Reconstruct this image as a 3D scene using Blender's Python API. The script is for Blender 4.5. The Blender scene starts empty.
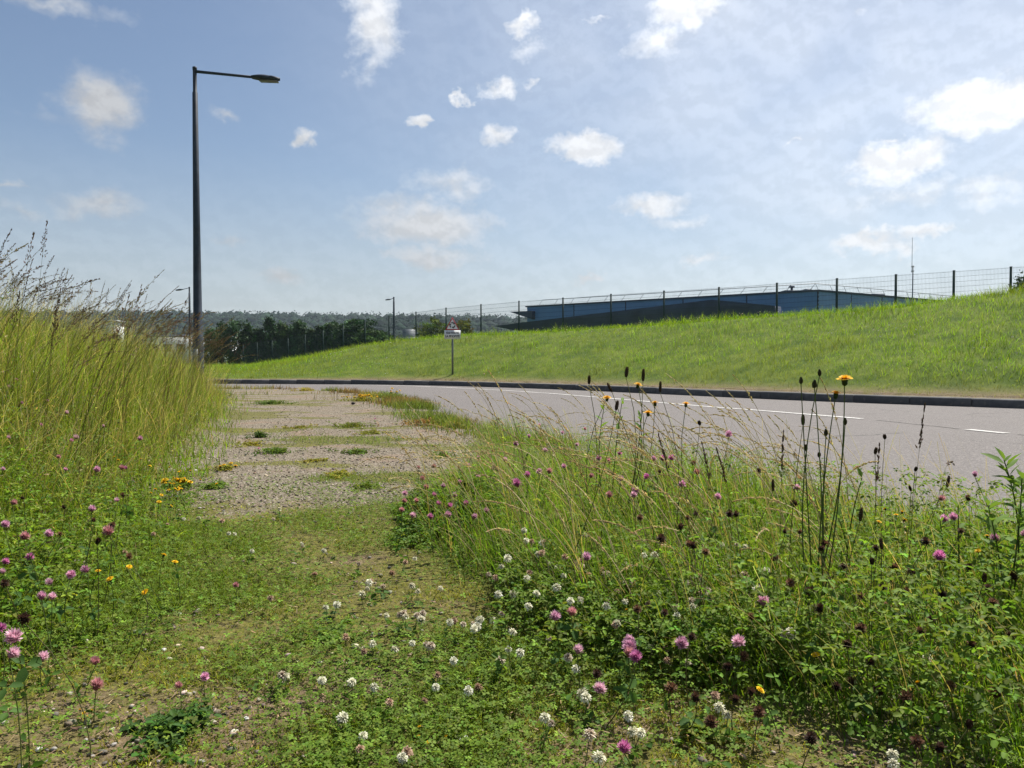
import bpy, math, random
import numpy as np
from mathutils import Vector, Matrix

random.seed(7)
rng = np.random.default_rng(7)
SC = bpy.context.scene
COL = SC.collection
PI = math.pi

# ------------------------------------------------------------------ camera
F, CX, CY, HZ, EYE = 770.0, 512.0, 384.0, 361.0, 0.8
PITCH = math.atan((CY - HZ) / F)
cam_d = bpy.data.cameras.new('camera')
cam = bpy.data.objects.new('camera', cam_d)
COL.objects.link(cam)
cam.location = (0, 0, EYE)
cam.rotation_euler = (PI / 2 - PITCH, 0, 0)
cam_d.sensor_width = 36.0
cam_d.sensor_fit = 'HORIZONTAL'
cam_d.lens = F / 1024 * 36
cam_d.clip_start = 0.05
cam_d.clip_end = 6000
SC.camera = cam

# ------------------------------------------------------------------ sun, exposure
SUN_EL, SUN_AZ = math.radians(57), math.radians(41)
sd = Vector((math.sin(SUN_AZ) * math.cos(SUN_EL), math.cos(SUN_AZ) * math.cos(SUN_EL), math.sin(SUN_EL)))
sun_l = bpy.data.lights.new('sun', 'SUN')
sun_l.energy = 5.0
sun_l.angle = math.radians(0.5)
sun_l.color = (1.0, 0.95, 0.87)
sun = bpy.data.objects.new('sun', sun_l)
COL.objects.link(sun)
sun.rotation_euler = sd.to_track_quat('Z', 'Y').to_euler()
SC.view_settings.view_transform = 'Standard'
SC.view_settings.look = 'None'
SC.view_settings.gamma = 1.0
SC.view_settings.exposure = 0.7
SC.render.engine = 'CYCLES'
SC.cycles.max_bounces = 6
SC.cycles.diffuse_bounces = 3
SC.cycles.glossy_bounces = 2
SC.cycles.transmission_bounces = 4
SC.cycles.transparent_max_bounces = 4
SC.cycles.caustics_reflective = False
SC.cycles.caustics_refractive = False
SC.cycles.use_denoising = True
SC.cycles.denoiser = 'OPENIMAGEDENOISE'
SC.cycles.denoising_prefilter = 'ACCURATE'
SC.cycles.sample_clamp_indirect = 6


class NT:
    """tiny helper for node trees"""
    def __init__(s, tree):
        s.t = tree
        s.n = tree.nodes
        s.l = tree.links

    def new(s, typ, **kw):
        nd = s.n.new(typ)
        for k, v in kw.items():
            setattr(nd, k, v)
        return nd

    def put(s, sock, v):
        if isinstance(v, bpy.types.NodeSocket):
            s.l.new(v, sock)
        elif v is not None:
            if isinstance(v, (tuple, list)) and len(v) == 3 and sock.type == 'RGBA':
                v = (*v, 1.0)
            sock.default_value = v

    def math(s, op, a, b=None, c=None, clamp=False):
        nd = s.new('ShaderNodeMath', operation=op, use_clamp=clamp)
        for i, v in enumerate((a, b, c)):
            if v is not None:
                s.put(nd.inputs[i], v)
        return nd.outputs[0]

    def vmath(s, op, a, b=None):
        nd = s.new('ShaderNodeVectorMath', operation=op)
        s.put(nd.inputs[0], a)
        if b is not None:
            s.put(nd.inputs[1], b)
        return nd.outputs['Value'] if op == 'LENGTH' else nd.outputs[0]

    def ramp(s, v, a, b, c=0.0, d=1.0, smooth=True):
        nd = s.new('ShaderNodeMapRange', interpolation_type='SMOOTHSTEP' if smooth else 'LINEAR')
        s.put(nd.inputs[0], v)
        for i, q in enumerate((a, b, c, d)):
            nd.inputs[i + 1].default_value = q
        return nd.outputs[0]

    def noise(s, vec, scale, detail=4, rough=0.55, dist=0.0):
        nd = s.new('ShaderNodeTexNoise')
        if vec is not None:
            s.put(nd.inputs['Vector'], vec)
        nd.inputs['Scale'].default_value = scale
        nd.inputs['Detail'].default_value = detail
        nd.inputs['Roughness'].default_value = rough
        nd.inputs['Distortion'].default_value = dist
        return nd.outputs[0]

    def mix(s, f, a, b, blend='MIX'):
        nd = s.new('ShaderNodeMix', data_type='RGBA', blend_type=blend)
        s.put(nd.inputs[0], f)
        s.put(nd.inputs[6], a)
        s.put(nd.inputs[7], b)
        return nd.outputs[2]


# ------------------------------------------------------------------ world sky with clouds
def pix_angles(x, y):
    v = Vector((x - CX, CY - y, -F))
    v.rotate(cam.rotation_euler)
    v.normalize()
    return math.atan2(v.x, v.y), math.asin(v.z)


world = bpy.data.worlds.new('World')
SC.world = world
world.use_nodes = True
world.cycles.sampling_method = 'MANUAL'
world.cycles.sample_map_resolution = 512
W = NT(world.node_tree)
W.n.clear()
sky = W.new('ShaderNodeTexSky', sky_type='NISHITA')
sky.sun_disc = False
sky.sun_elevation = SUN_EL
sky.sun_rotation = SUN_AZ
sky.air_density = 1.0
sky.dust_density = 0.9
sky.ozone_density = 1.5
sky.altitude = 100
tc = W.new('ShaderNodeTexCoord')
dirv = tc.outputs['Generated']
sep = W.new('ShaderNodeSeparateXYZ')
W.put(sep.inputs[0], dirv)
az = W.math('ARCTAN2', sep.outputs[0], sep.outputs[1])
el = W.math('ARCSINE', sep.outputs[2])
comb = W.new('ShaderNodeCombineXYZ')
W.put(comb.inputs[0], az)
W.put(comb.inputs[1], el)
aev = comb.outputs[0]
# stretched coordinates: clouds look flatter towards the horizon
strv = W.vmath('MULTIPLY', aev, (1.0, 1.25, 1.0))
warp = W.new('ShaderNodeTexNoise')
W.put(warp.inputs['Vector'], strv)
warp.inputs['Scale'].default_value = 20
warp.inputs['Detail'].default_value = 4
warp.inputs['Roughness'].default_value = 0.62
wv = W.vmath('MULTIPLY', W.vmath('SUBTRACT', warp.outputs[1], (0.5, 0.5, 0.5)), (0.085, 0.06, 0.0))
pos = W.vmath('ADD', aev, wv)
CLOUDS = [  # centre x, y, half width, half height in pixels of the view, weight
    (100, 106, 44, 36, .95), (84, 126, 60, 16, .42), (376, 28, 36, 42, .85), (372, 8, 40, 16, .8), (366, 60, 22, 30, .5),
    (497, 88, 26, 15, .9), (463, 102, 15, 6, .8), (532, 88, 17, 8, .65), (421, 122, 15, 9, 1.0), (500, 134, 24, 18, .8),
    (586, 147, 50, 20, 1.25), (308, 142, 14, 11, .9), (228, 117, 26, 8, .5), (425, 225, 100, 36, .92), (455, 185, 70, 26, .62),
    (430, 256, 95, 20, .8), (655, 204, 50, 18, .85), (680, 222, 52, 16, .6), (700, 261, 40, 10, .7), (586, 278, 28, 9, .8),
    (278, 276, 50, 18, .72), (226, 240, 55, 15, .55), (94, 205, 70, 26, .62), (20, 212, 70, 18, .5), (10, 183, 40, 7, .5),
    (898, 160, 60, 26, 1.25), (992, 106, 80, 32, 1.3), (888, 139, 22, 8, .8), (805, 143, 36, 7, .7), (868, 244, 52, 13, 1.0),
    (930, 232, 50, 11, .8), (690, 6, 56, 26, 1.1), (660, 40, 56, 34, .7), (600, 22, 34, 7, .6), (520, 27, 28, 12, .85),
    (532, 48, 40, 24, .5), (905, 196, 190, 34, .55), (990, 190, 120, 30, .6), (860, 12, 30, 14, .5), (50, 3, 80, 12, .55),
    (770, 215, 150, 22, .35), (160, 300, 160, 20, .35), (900, 262, 200, 16, .4), (520, 292, 200, 12, .35),
]
acc = None
for (x, y, a, b, wgt) in CLOUDS:
    A, E = pix_angles(x, y)
    v = W.vmath('MULTIPLY', W.vmath('SUBTRACT', pos, (A, E, 0)), (F / a / 1.15, F / b / 1.15, 0))
    f = W.math('MULTIPLY', W.math('SUBTRACT', 1.0, W.vmath('LENGTH', v), clamp=True), wgt * 1.35)
    acc = f if acc is None else W.math('MAXIMUM', acc, f)
n1 = W.noise(strv, 30, 5, 0.62)
n2 = W.noise(strv, 6, 3, 0.5, 0.3)
dens = W.math('ADD', acc, W.math('MULTIPLY', W.math('SUBTRACT', n1, 0.5), 0.75))
# the same broken clouds carry on over the rest of the sky
outm = W.math('MAXIMUM', W.ramp(W.math('ABSOLUTE', az), 0.62, 0.85), W.ramp(el, 0.48, 0.62))
gen = W.math('MULTIPLY', W.ramp(W.noise(W.vmath('MULTIPLY', dirv, (1, 1, 2)), 3.6, 4, 0.6), 0.52, 0.72), 0.9)
dens = W.math('ADD', dens, W.math('MULTIPLY', gen, outm))
cl = W.ramp(dens, 0.05, 1.10)
veil = W.math('MULTIPLY', W.ramp(n2, -0.25, 0.95), W.ramp(az, -0.46, 0.40, 0.03, 0.66))
low = W.ramp(el, 0.30, 0.0, 0.0, 0.68)
sepv = W.math('MAXIMUM', cl, W.math('MAXIMUM', veil, low))
# clouds brighten towards the sun and show relief
dn = W.new('ShaderNodeVectorMath', operation='DOT_PRODUCT')
W.put(dn.inputs[0], dirv)
dn.inputs[1].default_value = sd
lum = W.ramp(dn.outputs['Value'], 0.44, 0.74, 5.6, 10.6, False)
n1b = W.noise(W.vmath('ADD', strv, (0.004, 0.012, 0.0)), 30, 4, 0.6)
relief = W.ramp(W.math('SUBTRACT', n1, n1b), -0.12, 0.12, 0.90, 1.05)
lum = W.math('MULTIPLY', lum, relief)
tint = W.mix(W.ramp(dens, 0.3, 1.0), (0.95, 1.0, 1.07), (0.985, 1.0, 1.03))
lowcol = W.vmath('SCALE', tint)
W.put(lowcol.node.inputs['Scale'], lum)
skyc = W.mix(W.math('MULTIPLY', sepv, 0.93), sky.outputs[0], lowcol)
bg = W.new('ShaderNodeBackground')
W.put(bg.inputs[0], skyc)
bg.inputs[1].default_value = 0.0645
wo = W.new('ShaderNodeOutputWorld')
W.l.new(bg.outputs[0], wo.inputs[0])


# ------------------------------------------------------------------ small numeric tools
def sstep(a, b, v):
    t = np.clip((np.asarray(v, float) - a) / (b - a), 0, 1)
    return t * t * (3 - 2 * t)


_perm = np.random.default_rng(3).random((256, 256))


def vnoise(x, y):
    x = np.asarray(x, float); y = np.asarray(y, float)
    xi = np.floor(x).astype(int); yi = np.floor(y).astype(int)
    fx = x - xi; fy = y - yi
    fx = fx * fx * (3 - 2 * fx); fy = fy * fy * (3 - 2 * fy)
    g = lambda a, b: _perm[a & 255, b & 255]
    return (g(xi, yi) * (1 - fx) + g(xi + 1, yi) * fx) * (1 - fy) + (g(xi, yi + 1) * (1 - fx) + g(xi + 1, yi + 1) * fx) * fy


def fbm(x, y, s=1.0, o=4):
    r, a, t = 0.0, 1.0, 0.0
    for i in range(o):
        r = r + a * vnoise(np.asarray(x) * s + 17.3 * i, np.asarray(y) * s - 9.1 * i)
        t += a; a *= 0.5; s *= 2.03
    return r / t


def spline(pts, per=8):
    p = np.array(pts, float)
    q = np.vstack([2 * p[0] - p[1], p, 2 * p[-1] - p[-2]])
    out = []
    for i in range(1, len(q) - 2):
        for k in range(per):
            t = k / per
            out.append(0.5 * (2 * q[i] + (q[i + 1] - q[i - 1]) * t + (2 * q[i - 1] - 5 * q[i] + 4 * q[i + 1] - q[i + 2]) * t * t
                              + (3 * q[i] - q[i - 1] - 3 * q[i + 1] + q[i + 2]) * t ** 3))
    out.append(p[-1])
    return np.array(out)


def sdist(line, x, y, extra=None):
    """signed distance to a polyline, positive on its right hand; extra: values along it"""
    x = np.asarray(x, float).ravel(); y = np.asarray(y, float).ravel()
    a, b = line[:-1, :2], line[1:, :2]
    best = np.full(x.shape, 1e18); sg = np.ones(x.shape); ex = np.zeros(x.shape)
    for i in range(len(a)):
        d = b[i] - a[i]; L = d @ d + 1e-12
        t = np.clip(((x - a[i, 0]) * d[0] + (y - a[i, 1]) * d[1]) / L, 0, 1)
        dx = x - a[i, 0] - t * d[0]; dy = y - a[i, 1] - t * d[1]
        q = dx * dx + dy * dy
        m = q < best
        best[m] = q[m]
        sg[m] = np.where(d[0] * dy[m] - d[1] * dx[m] < 0, 1.0, -1.0)
        if extra is not None:
            ex[m] = (extra[i] * (1 - t) + extra[i + 1] * t)[m]
    r = np.sqrt(best) * sg
    return (r, ex) if extra is not None else r


def pix(x, y, d):
    """point at depth d (along +Y) on the sight line of a pixel"""
    v = Vector((x - CX, CY - y, -F))
    v.rotate(cam.rotation_euler)
    return Vector((v.x / v.y * d, d, EYE + v.z / v.y * d))


# ------------------------------------------------------------------ layout lines (metres)
KERB = spline([(30, -7), (20, 2.2), (12.5, 9.3), (8.57, 12.9), (5.9, 15.5), (3.6, 18.6), (0.8, 22.2), (-3.4, 25.5), (-8.9, 26.8), (-15, 26.8), (-30, 25), (-60, 19)])
NEAR = spline([(14, -14), (5, -1.2), (3.4, 1.4), (2.3, 3.4), (0.9, 6.6), (-0.45, 9.6), (-1.25, 12.6), (-2.4, 16.4), (-4.8, 20.4), (-8, 22.0), (-14, 22.6), (-30, 21), (-60, 15)])
BANK = spline([(-1.5, -4), (-1.42, 1.2), (-1.36, 2.4), (-1.95, 4.4), (-3.15, 8.5), (-5.55, 15.8), (-7.2, 18.6), (-10, 20.4), (-20, 20.0), (-60, 12)])
FENCE_PX = [(1068, 262.5, 32), (1011, 267, 32), (954, 270.8, 32), (896, 274.7, 32), (837, 278.7, 32.2), (777, 283.2, 33.2), (719, 287.5, 34.8), (664, 291, 36),
            (611, 294.3, 36.8), (563, 298, 37.8), (519, 301.2, 39.1), (481, 304.6, 40.6), (446, 308, 42.2), (416, 312, 44), (389, 316, 46),
            (365, 320.5, 48.2), (343, 325, 50.5), (323, 330, 53), (305, 334.5, 55.5), (288, 338, 58), (272, 340.5, 60.5), (257, 342.5, 63), (243, 344.5, 65.5)]
FH = 1.8
FENCE_TOP = [pix(x, y, d) for x, y, d in FENCE_PX]
fl = [(p.x, p.y, p.z - FH) for p in FENCE_TOP]
fl = [(60, 26, 3.1), (40, 30, 3.05)] + fl + [(-34, 80, .45), (-60, 105, .4)]
FENCE = np.array(fl)
_o = np.argsort(FENCE[:, 0] / FENCE[:, 1])
FU, FZ = (FENCE[:, 0] / FENCE[:, 1])[_o], FENCE[_o, 2]


def ground_z(x, y, rough=True):
    shp = np.shape(x)
    x = np.asarray(x, float).ravel(); y = np.asarray(y, float).ravel()
    sk = sdist(KERB, x, y)
    sn = sdist(NEAR, x, y)
    sb = -sdist(BANK, x, y)
    sf = sdist(FENCE, x, y)
    bu = x / np.maximum(y, 4.0)
    zb = np.interp(bu, FU, FZ)
    # near side
    z = 0.02 + 0.75 * sstep(0, 2.3, sb) * sstep(26, 18, y) * sstep(-6, 1, y)
    z = z + 0.06 * sstep(0, 0.6, -sn) * sstep(6, 2, y) * sstep(-0.2, 1.2, x)
    if rough:
        z = z + 0.035 * (fbm(x, y, 0.9, 3) - .5) + 0.018 * (fbm(x + 40, y, 5, 3) - .5) * sstep(14, 5, y)
    edge = sstep(-0.35, 0.3, sn + (0.5 * (fbm(x + 7, y + 3, 1.1, 3) - .5) if rough else 0))
    z = z * (1 - edge) - 0.06 * edge
    # bank side
    a = np.clip(sk - 0.7, 0, None)
    t = a / (a + np.clip(-sf, 0, None) + 1e-6)
    zz = 0.145 + (zb - 0.145) * sstep(-0.12, 0.62, t) * sstep(0, 2.5, a + 0.6)
    if rough:
        zz = zz + 0.22 * (fbm(x, y, 0.22, 3) - .5) * sstep(1, 4, sk) + 0.02 * (fbm(x, y, 3, 2) - .5)
    fall = sstep(38, 110, sf)
    zz = zz * (1 - fall) - 0.5 * fall
    z = np.where(sk > 0.45, zz, z)
    # valley and wooded hill
    hill = sstep(330, 720, y + 0.12 * np.abs(x)) * (34 + 6 * (fbm(x, y, 0.006, 3) - .5)) - 3 * sstep(110, 260, y) * sstep(500, 300, y)
    z = z + np.where(y > 100, hill, 0)
    return z.reshape(shp)


def gz(x, y):
    return float(ground_z(np.array([x]), np.array([y]))[0])


# ------------------------------------------------------------------ materials
MATS = {}


def new_mat(name):
    m = bpy.data.materials.new(name)
    m.use_nodes = True
    t = NT(m.node_tree)
    t.n.clear()
    out = t.new('ShaderNodeOutputMaterial')
    MATS[name] = m
    return m, t, out


def principled(t, out, col, rough=0.6, spec=0.3, metal=0.0, normal=None):
    b = t.new('ShaderNodeBsdfPrincipled')
    t.put(b.inputs['Base Color'], col)
    t.put(b.inputs['Roughness'], rough)
    b.inputs['Specular IOR Level'].default_value = spec
    b.inputs['Metallic'].default_value = metal
    if normal is not None:
        t.l.new(normal, b.inputs['Normal'])
    t.l.new(b.outputs[0], out.inputs[0])
    return b


def bump(t, h, strength=0.4, dist=0.01):
    b = t.new('ShaderNodeBump')
    b.inputs['Strength'].default_value = strength
    b.inputs['Distance'].default_value = dist
    t.l.new(h, b.inputs['Height'])
    return b.outputs[0]


def objco(t):
    return t.new('ShaderNodeTexCoord').outputs['Object']


def mat_veg(name, trans=0.4, rough=0.5, spec=0.25, tint=(1.15, 1.1, 0.6)):
    m, t, out = new_mat(name)
    at = t.new('ShaderNodeAttribute', attribute_name='col')
    oi = t.new('ShaderNodeObjectInfo')
    hs = t.new('ShaderNodeHueSaturation')
    t.put(hs.inputs['Color'], at.outputs[0])
    t.put(hs.inputs['Value'], t.ramp(oi.outputs['Random'], 0, 1, 0.86, 1.14, False))
    b = t.new('ShaderNodeBsdfPrincipled')
    t.put(b.inputs['Base Color'], hs.outputs[0])
    b.inputs['Roughness'].default_value = rough
    b.inputs['Specular IOR Level'].default_value = spec
    tr = t.new('ShaderNodeBsdfTranslucent')
    t.put(tr.inputs[0], t.mix(1.0, hs.outputs[0], tint, 'MULTIPLY'))
    mx = t.new('ShaderNodeMixShader')
    mx.inputs[0].default_value = trans
    t.l.new(b.outputs[0], mx.inputs[1])
    t.l.new(tr.outputs[0], mx.inputs[2])
    t.l.new(mx.outputs[0], out.inputs[0])
    return m


def mat_paint(name, col, rough=0.5, spec=0.4, metal=0.0, var=0.15, scale=6.0, dirt=None):
    m, t, out = new_mat(name)
    co = objco(t)
    n = t.noise(co, scale, 5, 0.6)
    c = t.mix(t.ramp(n, 0.3, 0.7), tuple(v * (1 - var) for v in col), tuple(min(1, v * (1 + var)) for v in col))
    if dirt:
        c = t.mix(t.ramp(t.noise(co, scale * 0.35, 6, 0.7), 0.48, 0.75, 0, 0.8), c, dirt)
    principled(t, out, c, rough, spec, metal, bump(t, t.noise(co, scale * 8, 3), 0.1, 0.004))
    return m


grassM = mat_veg('grass_blade', 0.5, 0.55, 0.1, (1.15, 1.12, 0.5))
leafM = mat_veg('leaf', 0.42, 0.6, 0.12)
dryM = mat_veg('dry_stalk', 0.28, 0.6, 0.2, (1.1, 1.0, 0.8))
petalM = mat_veg('petal', 0.35, 0.6, 0.15, (1.1, 1.0, 1.05))
coniferM = mat_veg('conifer_leaf', 0.15, 0.6, 0.15)
woodM = mat_veg('far_wood', 0.12, 0.8, 0.05)
barkM = mat_paint('bark', (0.09, 0.065, 0.045), 0.9, 0.1, var=0.4, scale=9)
stoneM = mat_veg('stone', 0.0, 0.85, 0.2)

# asphalt
m, t, out = new_mat('asphalt'); roadM = m
co = objco(t)
vor = t.new('ShaderNodeTexVoronoi')
t.put(vor.inputs['Vector'], co); vor.inputs['Scale'].default_value = 85
grain = t.ramp(t.noise(co, 70, 4, 0.7), 0.35, 0.65)
base = t.mix(t.math('MULTIPLY', grain, 0.9), (0.066, 0.059, 0.056), (0.185, 0.166, 0.157))
spk = t.new('ShaderNodeSeparateColor'); t.put(spk.inputs[0], vor.outputs['Color'])
base = t.mix(t.ramp(spk.outputs[0], 0.55, 0.95, 0, 0.5), base, (0.265, 0.24, 0.228))
base = t.mix(t.ramp(spk.outputs[1], 0.72, 0.95, 0, 0.6), base, (0.06, 0.055, 0.055))
crk = t.new('ShaderNodeTexVoronoi', feature='DISTANCE_TO_EDGE')
wob = t.new('ShaderNodeTexNoise'); t.put(wob.inputs['Vector'], co); wob.inputs['Scale'].default_value = 1.7; wob.inputs['Detail'].default_value = 6
t.put(crk.inputs['Vector'], t.vmath('ADD', co, t.vmath('MULTIPLY', wob.outputs[1], (1.4, 1.4, 0))))
crk.inputs['Scale'].default_value = 0.30
crm = t.math('MULTIPLY', t.ramp(crk.outputs['Distance'], 0.010, 0.003), t.ramp(t.noise(co, 0.4, 2), 0.5, 0.6, 0.0, 0.75))
base = t.mix(crm, base, (0.05, 0.046, 0.044))
blot = t.noise(co, 0.55, 5, 0.6)
fineb = t.noise(co, 3.2, 6, 0.7)
base = t.mix(t.ramp(fineb, 0.52, 0.75, 0.0, 0.3), base, (0.10, 0.092, 0.088))
base = t.mix(t.ramp(blot, 0.35, 0.7, 0.0, 0.4), base, (0.14, 0.128, 0.122))
principled(t, out, base, 0.8, 0.25, 0, bump(t, t.math('ADD', vor.outputs['Distance'], t.math('MULTIPLY', grain, 0.5)), 0.5, 0.006))

m, t, out = new_mat('road_paint'); paintM = m
co = objco(t)
w = t.ramp(t.noise(co, 26, 6, 0.75), 0.36, 0.56)
w = t.math('MULTIPLY', w, t.ramp(t.noise(co, 1.3, 4, 0.6), 0.3, 0.65, 0.45, 1.0))
principled(t, out, t.mix(w, (0.26, 0.245, 0.235), (0.66, 0.65, 0.62)), 0.7, 0.3)

m, t, out = new_mat('road_joint'); jointM = m
co = objco(t)
principled(t, out, t.mix(t.ramp(t.noise(co, 40, 5, 0.7), 0.4, 0.62), (0.075, 0.07, 0.068), (0.24, 0.22, 0.205)), 0.8, 0.25)

m, t, out = new_mat('kerb_concrete'); kerbM = m
co = objco(t)
oi = t.new('ShaderNodeObjectInfo')
kc = t.mix(t.ramp(t.noise(co, 3.0, 6, 0.65), 0.3, 0.7), (0.075, 0.075, 0.078), (0.15, 0.148, 0.145))
kc = t.mix(t.ramp(oi.outputs['Random'], 0, 1, 0.0, 0.6, False), kc, (0.06, 0.062, 0.066))
kc = t.mix(t.ramp(t.noise(co, 9, 5, 0.7), 0.55, 0.75, 0, 0.6), kc, (0.20, 0.18, 0.15))
principled(t, out, kc, 0.85, 0.2, 0, bump(t, t.noise(co, 40, 4), 0.3, 0.006))

# ground: soil, gravel, moss and verge weights come from the place, colours from noise
m, t, out = new_mat('ground_soil'); groundM = m
co = objco(t)
at = t.new('ShaderNodeAttribute', attribute_name='zone')
sz = t.new('ShaderNodeSeparateColor'); t.put(sz.inputs[0], at.outputs[0])
vor = t.new('ShaderNodeTexVoronoi'); t.put(vor.inputs['Vector'], co); vor.inputs['Scale'].default_value = 70
vc = t.new('ShaderNodeSeparateColor'); t.put(vc.inputs[0], vor.outputs['Color'])
fine = t.noise(co, 120, 5, 0.7)
med = t.noise(co, 9, 6, 0.65)
soil = t.mix(t.ramp(med, 0.3, 0.7), (0.065, 0.043, 0.024), (0.165, 0.115, 0.065))
soil = t.mix(t.ramp(fine, 0.35, 0.7, 0, 0.6), soil, (0.28, 0.22, 0.15))
moss = t.mix(t.ramp(t.noise(co, 45, 5, 0.7), 0.3, 0.7), (0.045, 0.05, 0.010), (0.17, 0.165, 0.032))
grav = t.mix(t.ramp(vc.outputs[0], 0.0, 1.0, 0, 1, False), (0.13, 0.108, 0.082), (0.30, 0.258, 0.205))
grav = t.mix(t.ramp(vc.outputs[1], 0.8, 0.98, 0, 0.7), grav, (0.50, 0.45, 0.37))
grav = t.mix(t.ramp(vor.outputs['Distance'], 0.35, 0.62, 0, 0.75), grav, (0.10, 0.08, 0.052))
rust = t.ramp(t.noise(co, 1.6, 5, 0.6), 0.52, 0.7, 0, 0.35)
grav = t.mix(rust, grav, (0.25, 0.15, 0.10))
turf = t.mix(t.ramp(t.noise(co, 1.3, 6, 0.65), 0.3, 0.7), (0.05, 0.085, 0.010), (0.115, 0.15, 0.02))
mossw = t.ramp(t.math('ADD', sz.outputs[1], t.math('MULTIPLY', t.math('SUBTRACT', t.noise(co, 2.4, 7, 0.7), 0.5), 1.7)), 0.32, 0.68)
gravw = t.ramp(t.math('ADD', sz.outputs[0], t.math('MULTIPLY', t.math('SUBTRACT', t.noise(co, 3.1, 7, 0.7), 0.5), 1.9)), 0.25, 0.8)
base = t.mix(gravw, soil, grav)
base = t.mix(t.math('MULTIPLY', mossw, t.ramp(fine, 0.3, 0.62, 0.45, 0.95)), base, moss)
base = t.mix(sz.outputs[2], base, turf)
hgt = t.math('ADD', t.math('MULTIPLY', vor.outputs['Distance'], -1.0), t.math('MULTIPLY', fine, 0.8))
principled(t, out, base, 0.95, 0.12, 0, bump(t, hgt, 0.7, 0.012))

poleM = mat_paint('lamp_paint', (0.024, 0.034, 0.05), 0.6, 0.22, 0.0, 0.25, 5, dirt=(0.06, 0.065, 0.07))
greenM = mat_paint('fence_green', (0.010, 0.030, 0.026), 0.6, 0.2, 0, 0.15, 4)
galvM = mat_paint('galvanised_steel', (0.16, 0.17, 0.17), 0.45, 0.5, 0.4, 0.15, 10)
blueM = mat_paint('blue_cladding', (0.075, 0.19, 0.40), 0.5, 0.4, 0.0, 0.08, 0.6)
navyM = mat_paint('dark_roof', (0.022, 0.038, 0.075), 0.6, 0.3, 0, 0.2, 0.8)
whiteM = mat_paint('pale_cladding', (0.62, 0.64, 0.66), 0.6, 0.3, 0, 0.06, 1.0)
greyM = mat_paint('grey_metal', (0.22, 0.24, 0.26), 0.5, 0.4, 0.2, 0.1, 3)
glassM = mat_paint('window_glass', (0.03, 0.04, 0.05), 0.1, 0.6, 0, 0.1, 2)
lensM = mat_paint('lamp_lens', (0.13, 0.125, 0.11), 0.2, 0.5, 0, 0.1, 8)
signW = mat_paint('sign_white', (0.74, 0.76, 0.76), 0.4, 0.4, 0, 0.06, 3)
signR = mat_paint('sign_red', (0.42, 0.022, 0.035), 0.4, 0.4, 0, 0.08, 3)
signK = mat_paint('sign_black', (0.02, 0.02, 0.022), 0.5, 0.3, 0, 0.1, 3)


# ------------------------------------------------------------------ mesh tools
def make_mesh(name, parts, mat, smooth=False, zone=None):
    """parts: list of (V[n,3], Fc[m,k], C[n,3] or None or rgb)"""
    nv = sum(len(p[0]) for p in parts)
    me = bpy.data.meshes.new(name)
    V = np.vstack([p[0] for p in parts]).astype(np.float32)
    loops, sizes, o = [], [], 0
    for p in parts:
        loops.append((np.asarray(p[1], np.int64) + o).ravel())
        sizes.append(np.full(len(p[1]), p[1].shape[1]))
        o += len(p[0])
    loops = np.concatenate(loops).astype(np.int32); sizes = np.concatenate(sizes).astype(np.int32)
    me.vertices.add(nv); me.vertices.foreach_set('co', V.ravel())
    me.loops.add(len(loops)); me.loops.foreach_set('vertex_index', loops)
    me.polygons.add(len(sizes))
    me.polygons.foreach_set('loop_start', np.concatenate([[0], np.cumsum(sizes)[:-1]]).astype(np.int32))
    me.polygons.foreach_set('loop_total', sizes)
    if smooth:
        me.polygons.foreach_set('use_smooth', np.ones(len(sizes), bool))
    if len(parts[0]) > 2 and parts[0][2] is not None:
        C = np.vstack([np.broadcast_to(np.asarray(p[2], float), p[0].shape) for p in parts])
        a = me.color_attributes.new(zone or 'col', 'FLOAT_COLOR', 'POINT')
        a.data.foreach_set('color', np.hstack([C, np.ones((nv, 1))]).astype(np.float32).ravel())
    me.update(calc_edges=True)
    me.materials.append(mat)
    return me


def obj(name, me, parent=None, loc=(0, 0, 0), rot=None, scale=None):
    o = bpy.data.objects.new(name, me)
    COL.objects.link(o)
    o.location = loc
    if rot is not None:
        o.rotation_euler = rot
    if scale is not None:
        o.scale = scale if hasattr(scale, '__len__') else (scale,) * 3
    o.parent = parent
    return o


def tag(o, label, cat, group=None, kind=None):
    o['label'] = label
    o['category'] = cat
    if group:
        o['group'] = group
    if kind:
        o['kind'] = kind
    return o


def empty(name, loc, rz=0.0):
    o = bpy.data.objects.new(name, None)
    COL.objects.link(o)
    o.location = loc
    o.rotation_euler = (0, 0, rz)
    o.empty_display_size = 0.1
    return o


def box(x0, x1, y0, y1, z0, z1, c=None):
    V = np.array([(x, y, z) for z in (z0, z1) for y in (y0, y1) for x in (x0, x1)], float)
    Fq = np.array([(0, 2, 3, 1), (4, 5, 7, 6), (0, 1, 5, 4), (2, 6, 7, 3), (0, 4, 6, 2), (1, 3, 7, 5)])
    return (V, Fq, c)


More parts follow.
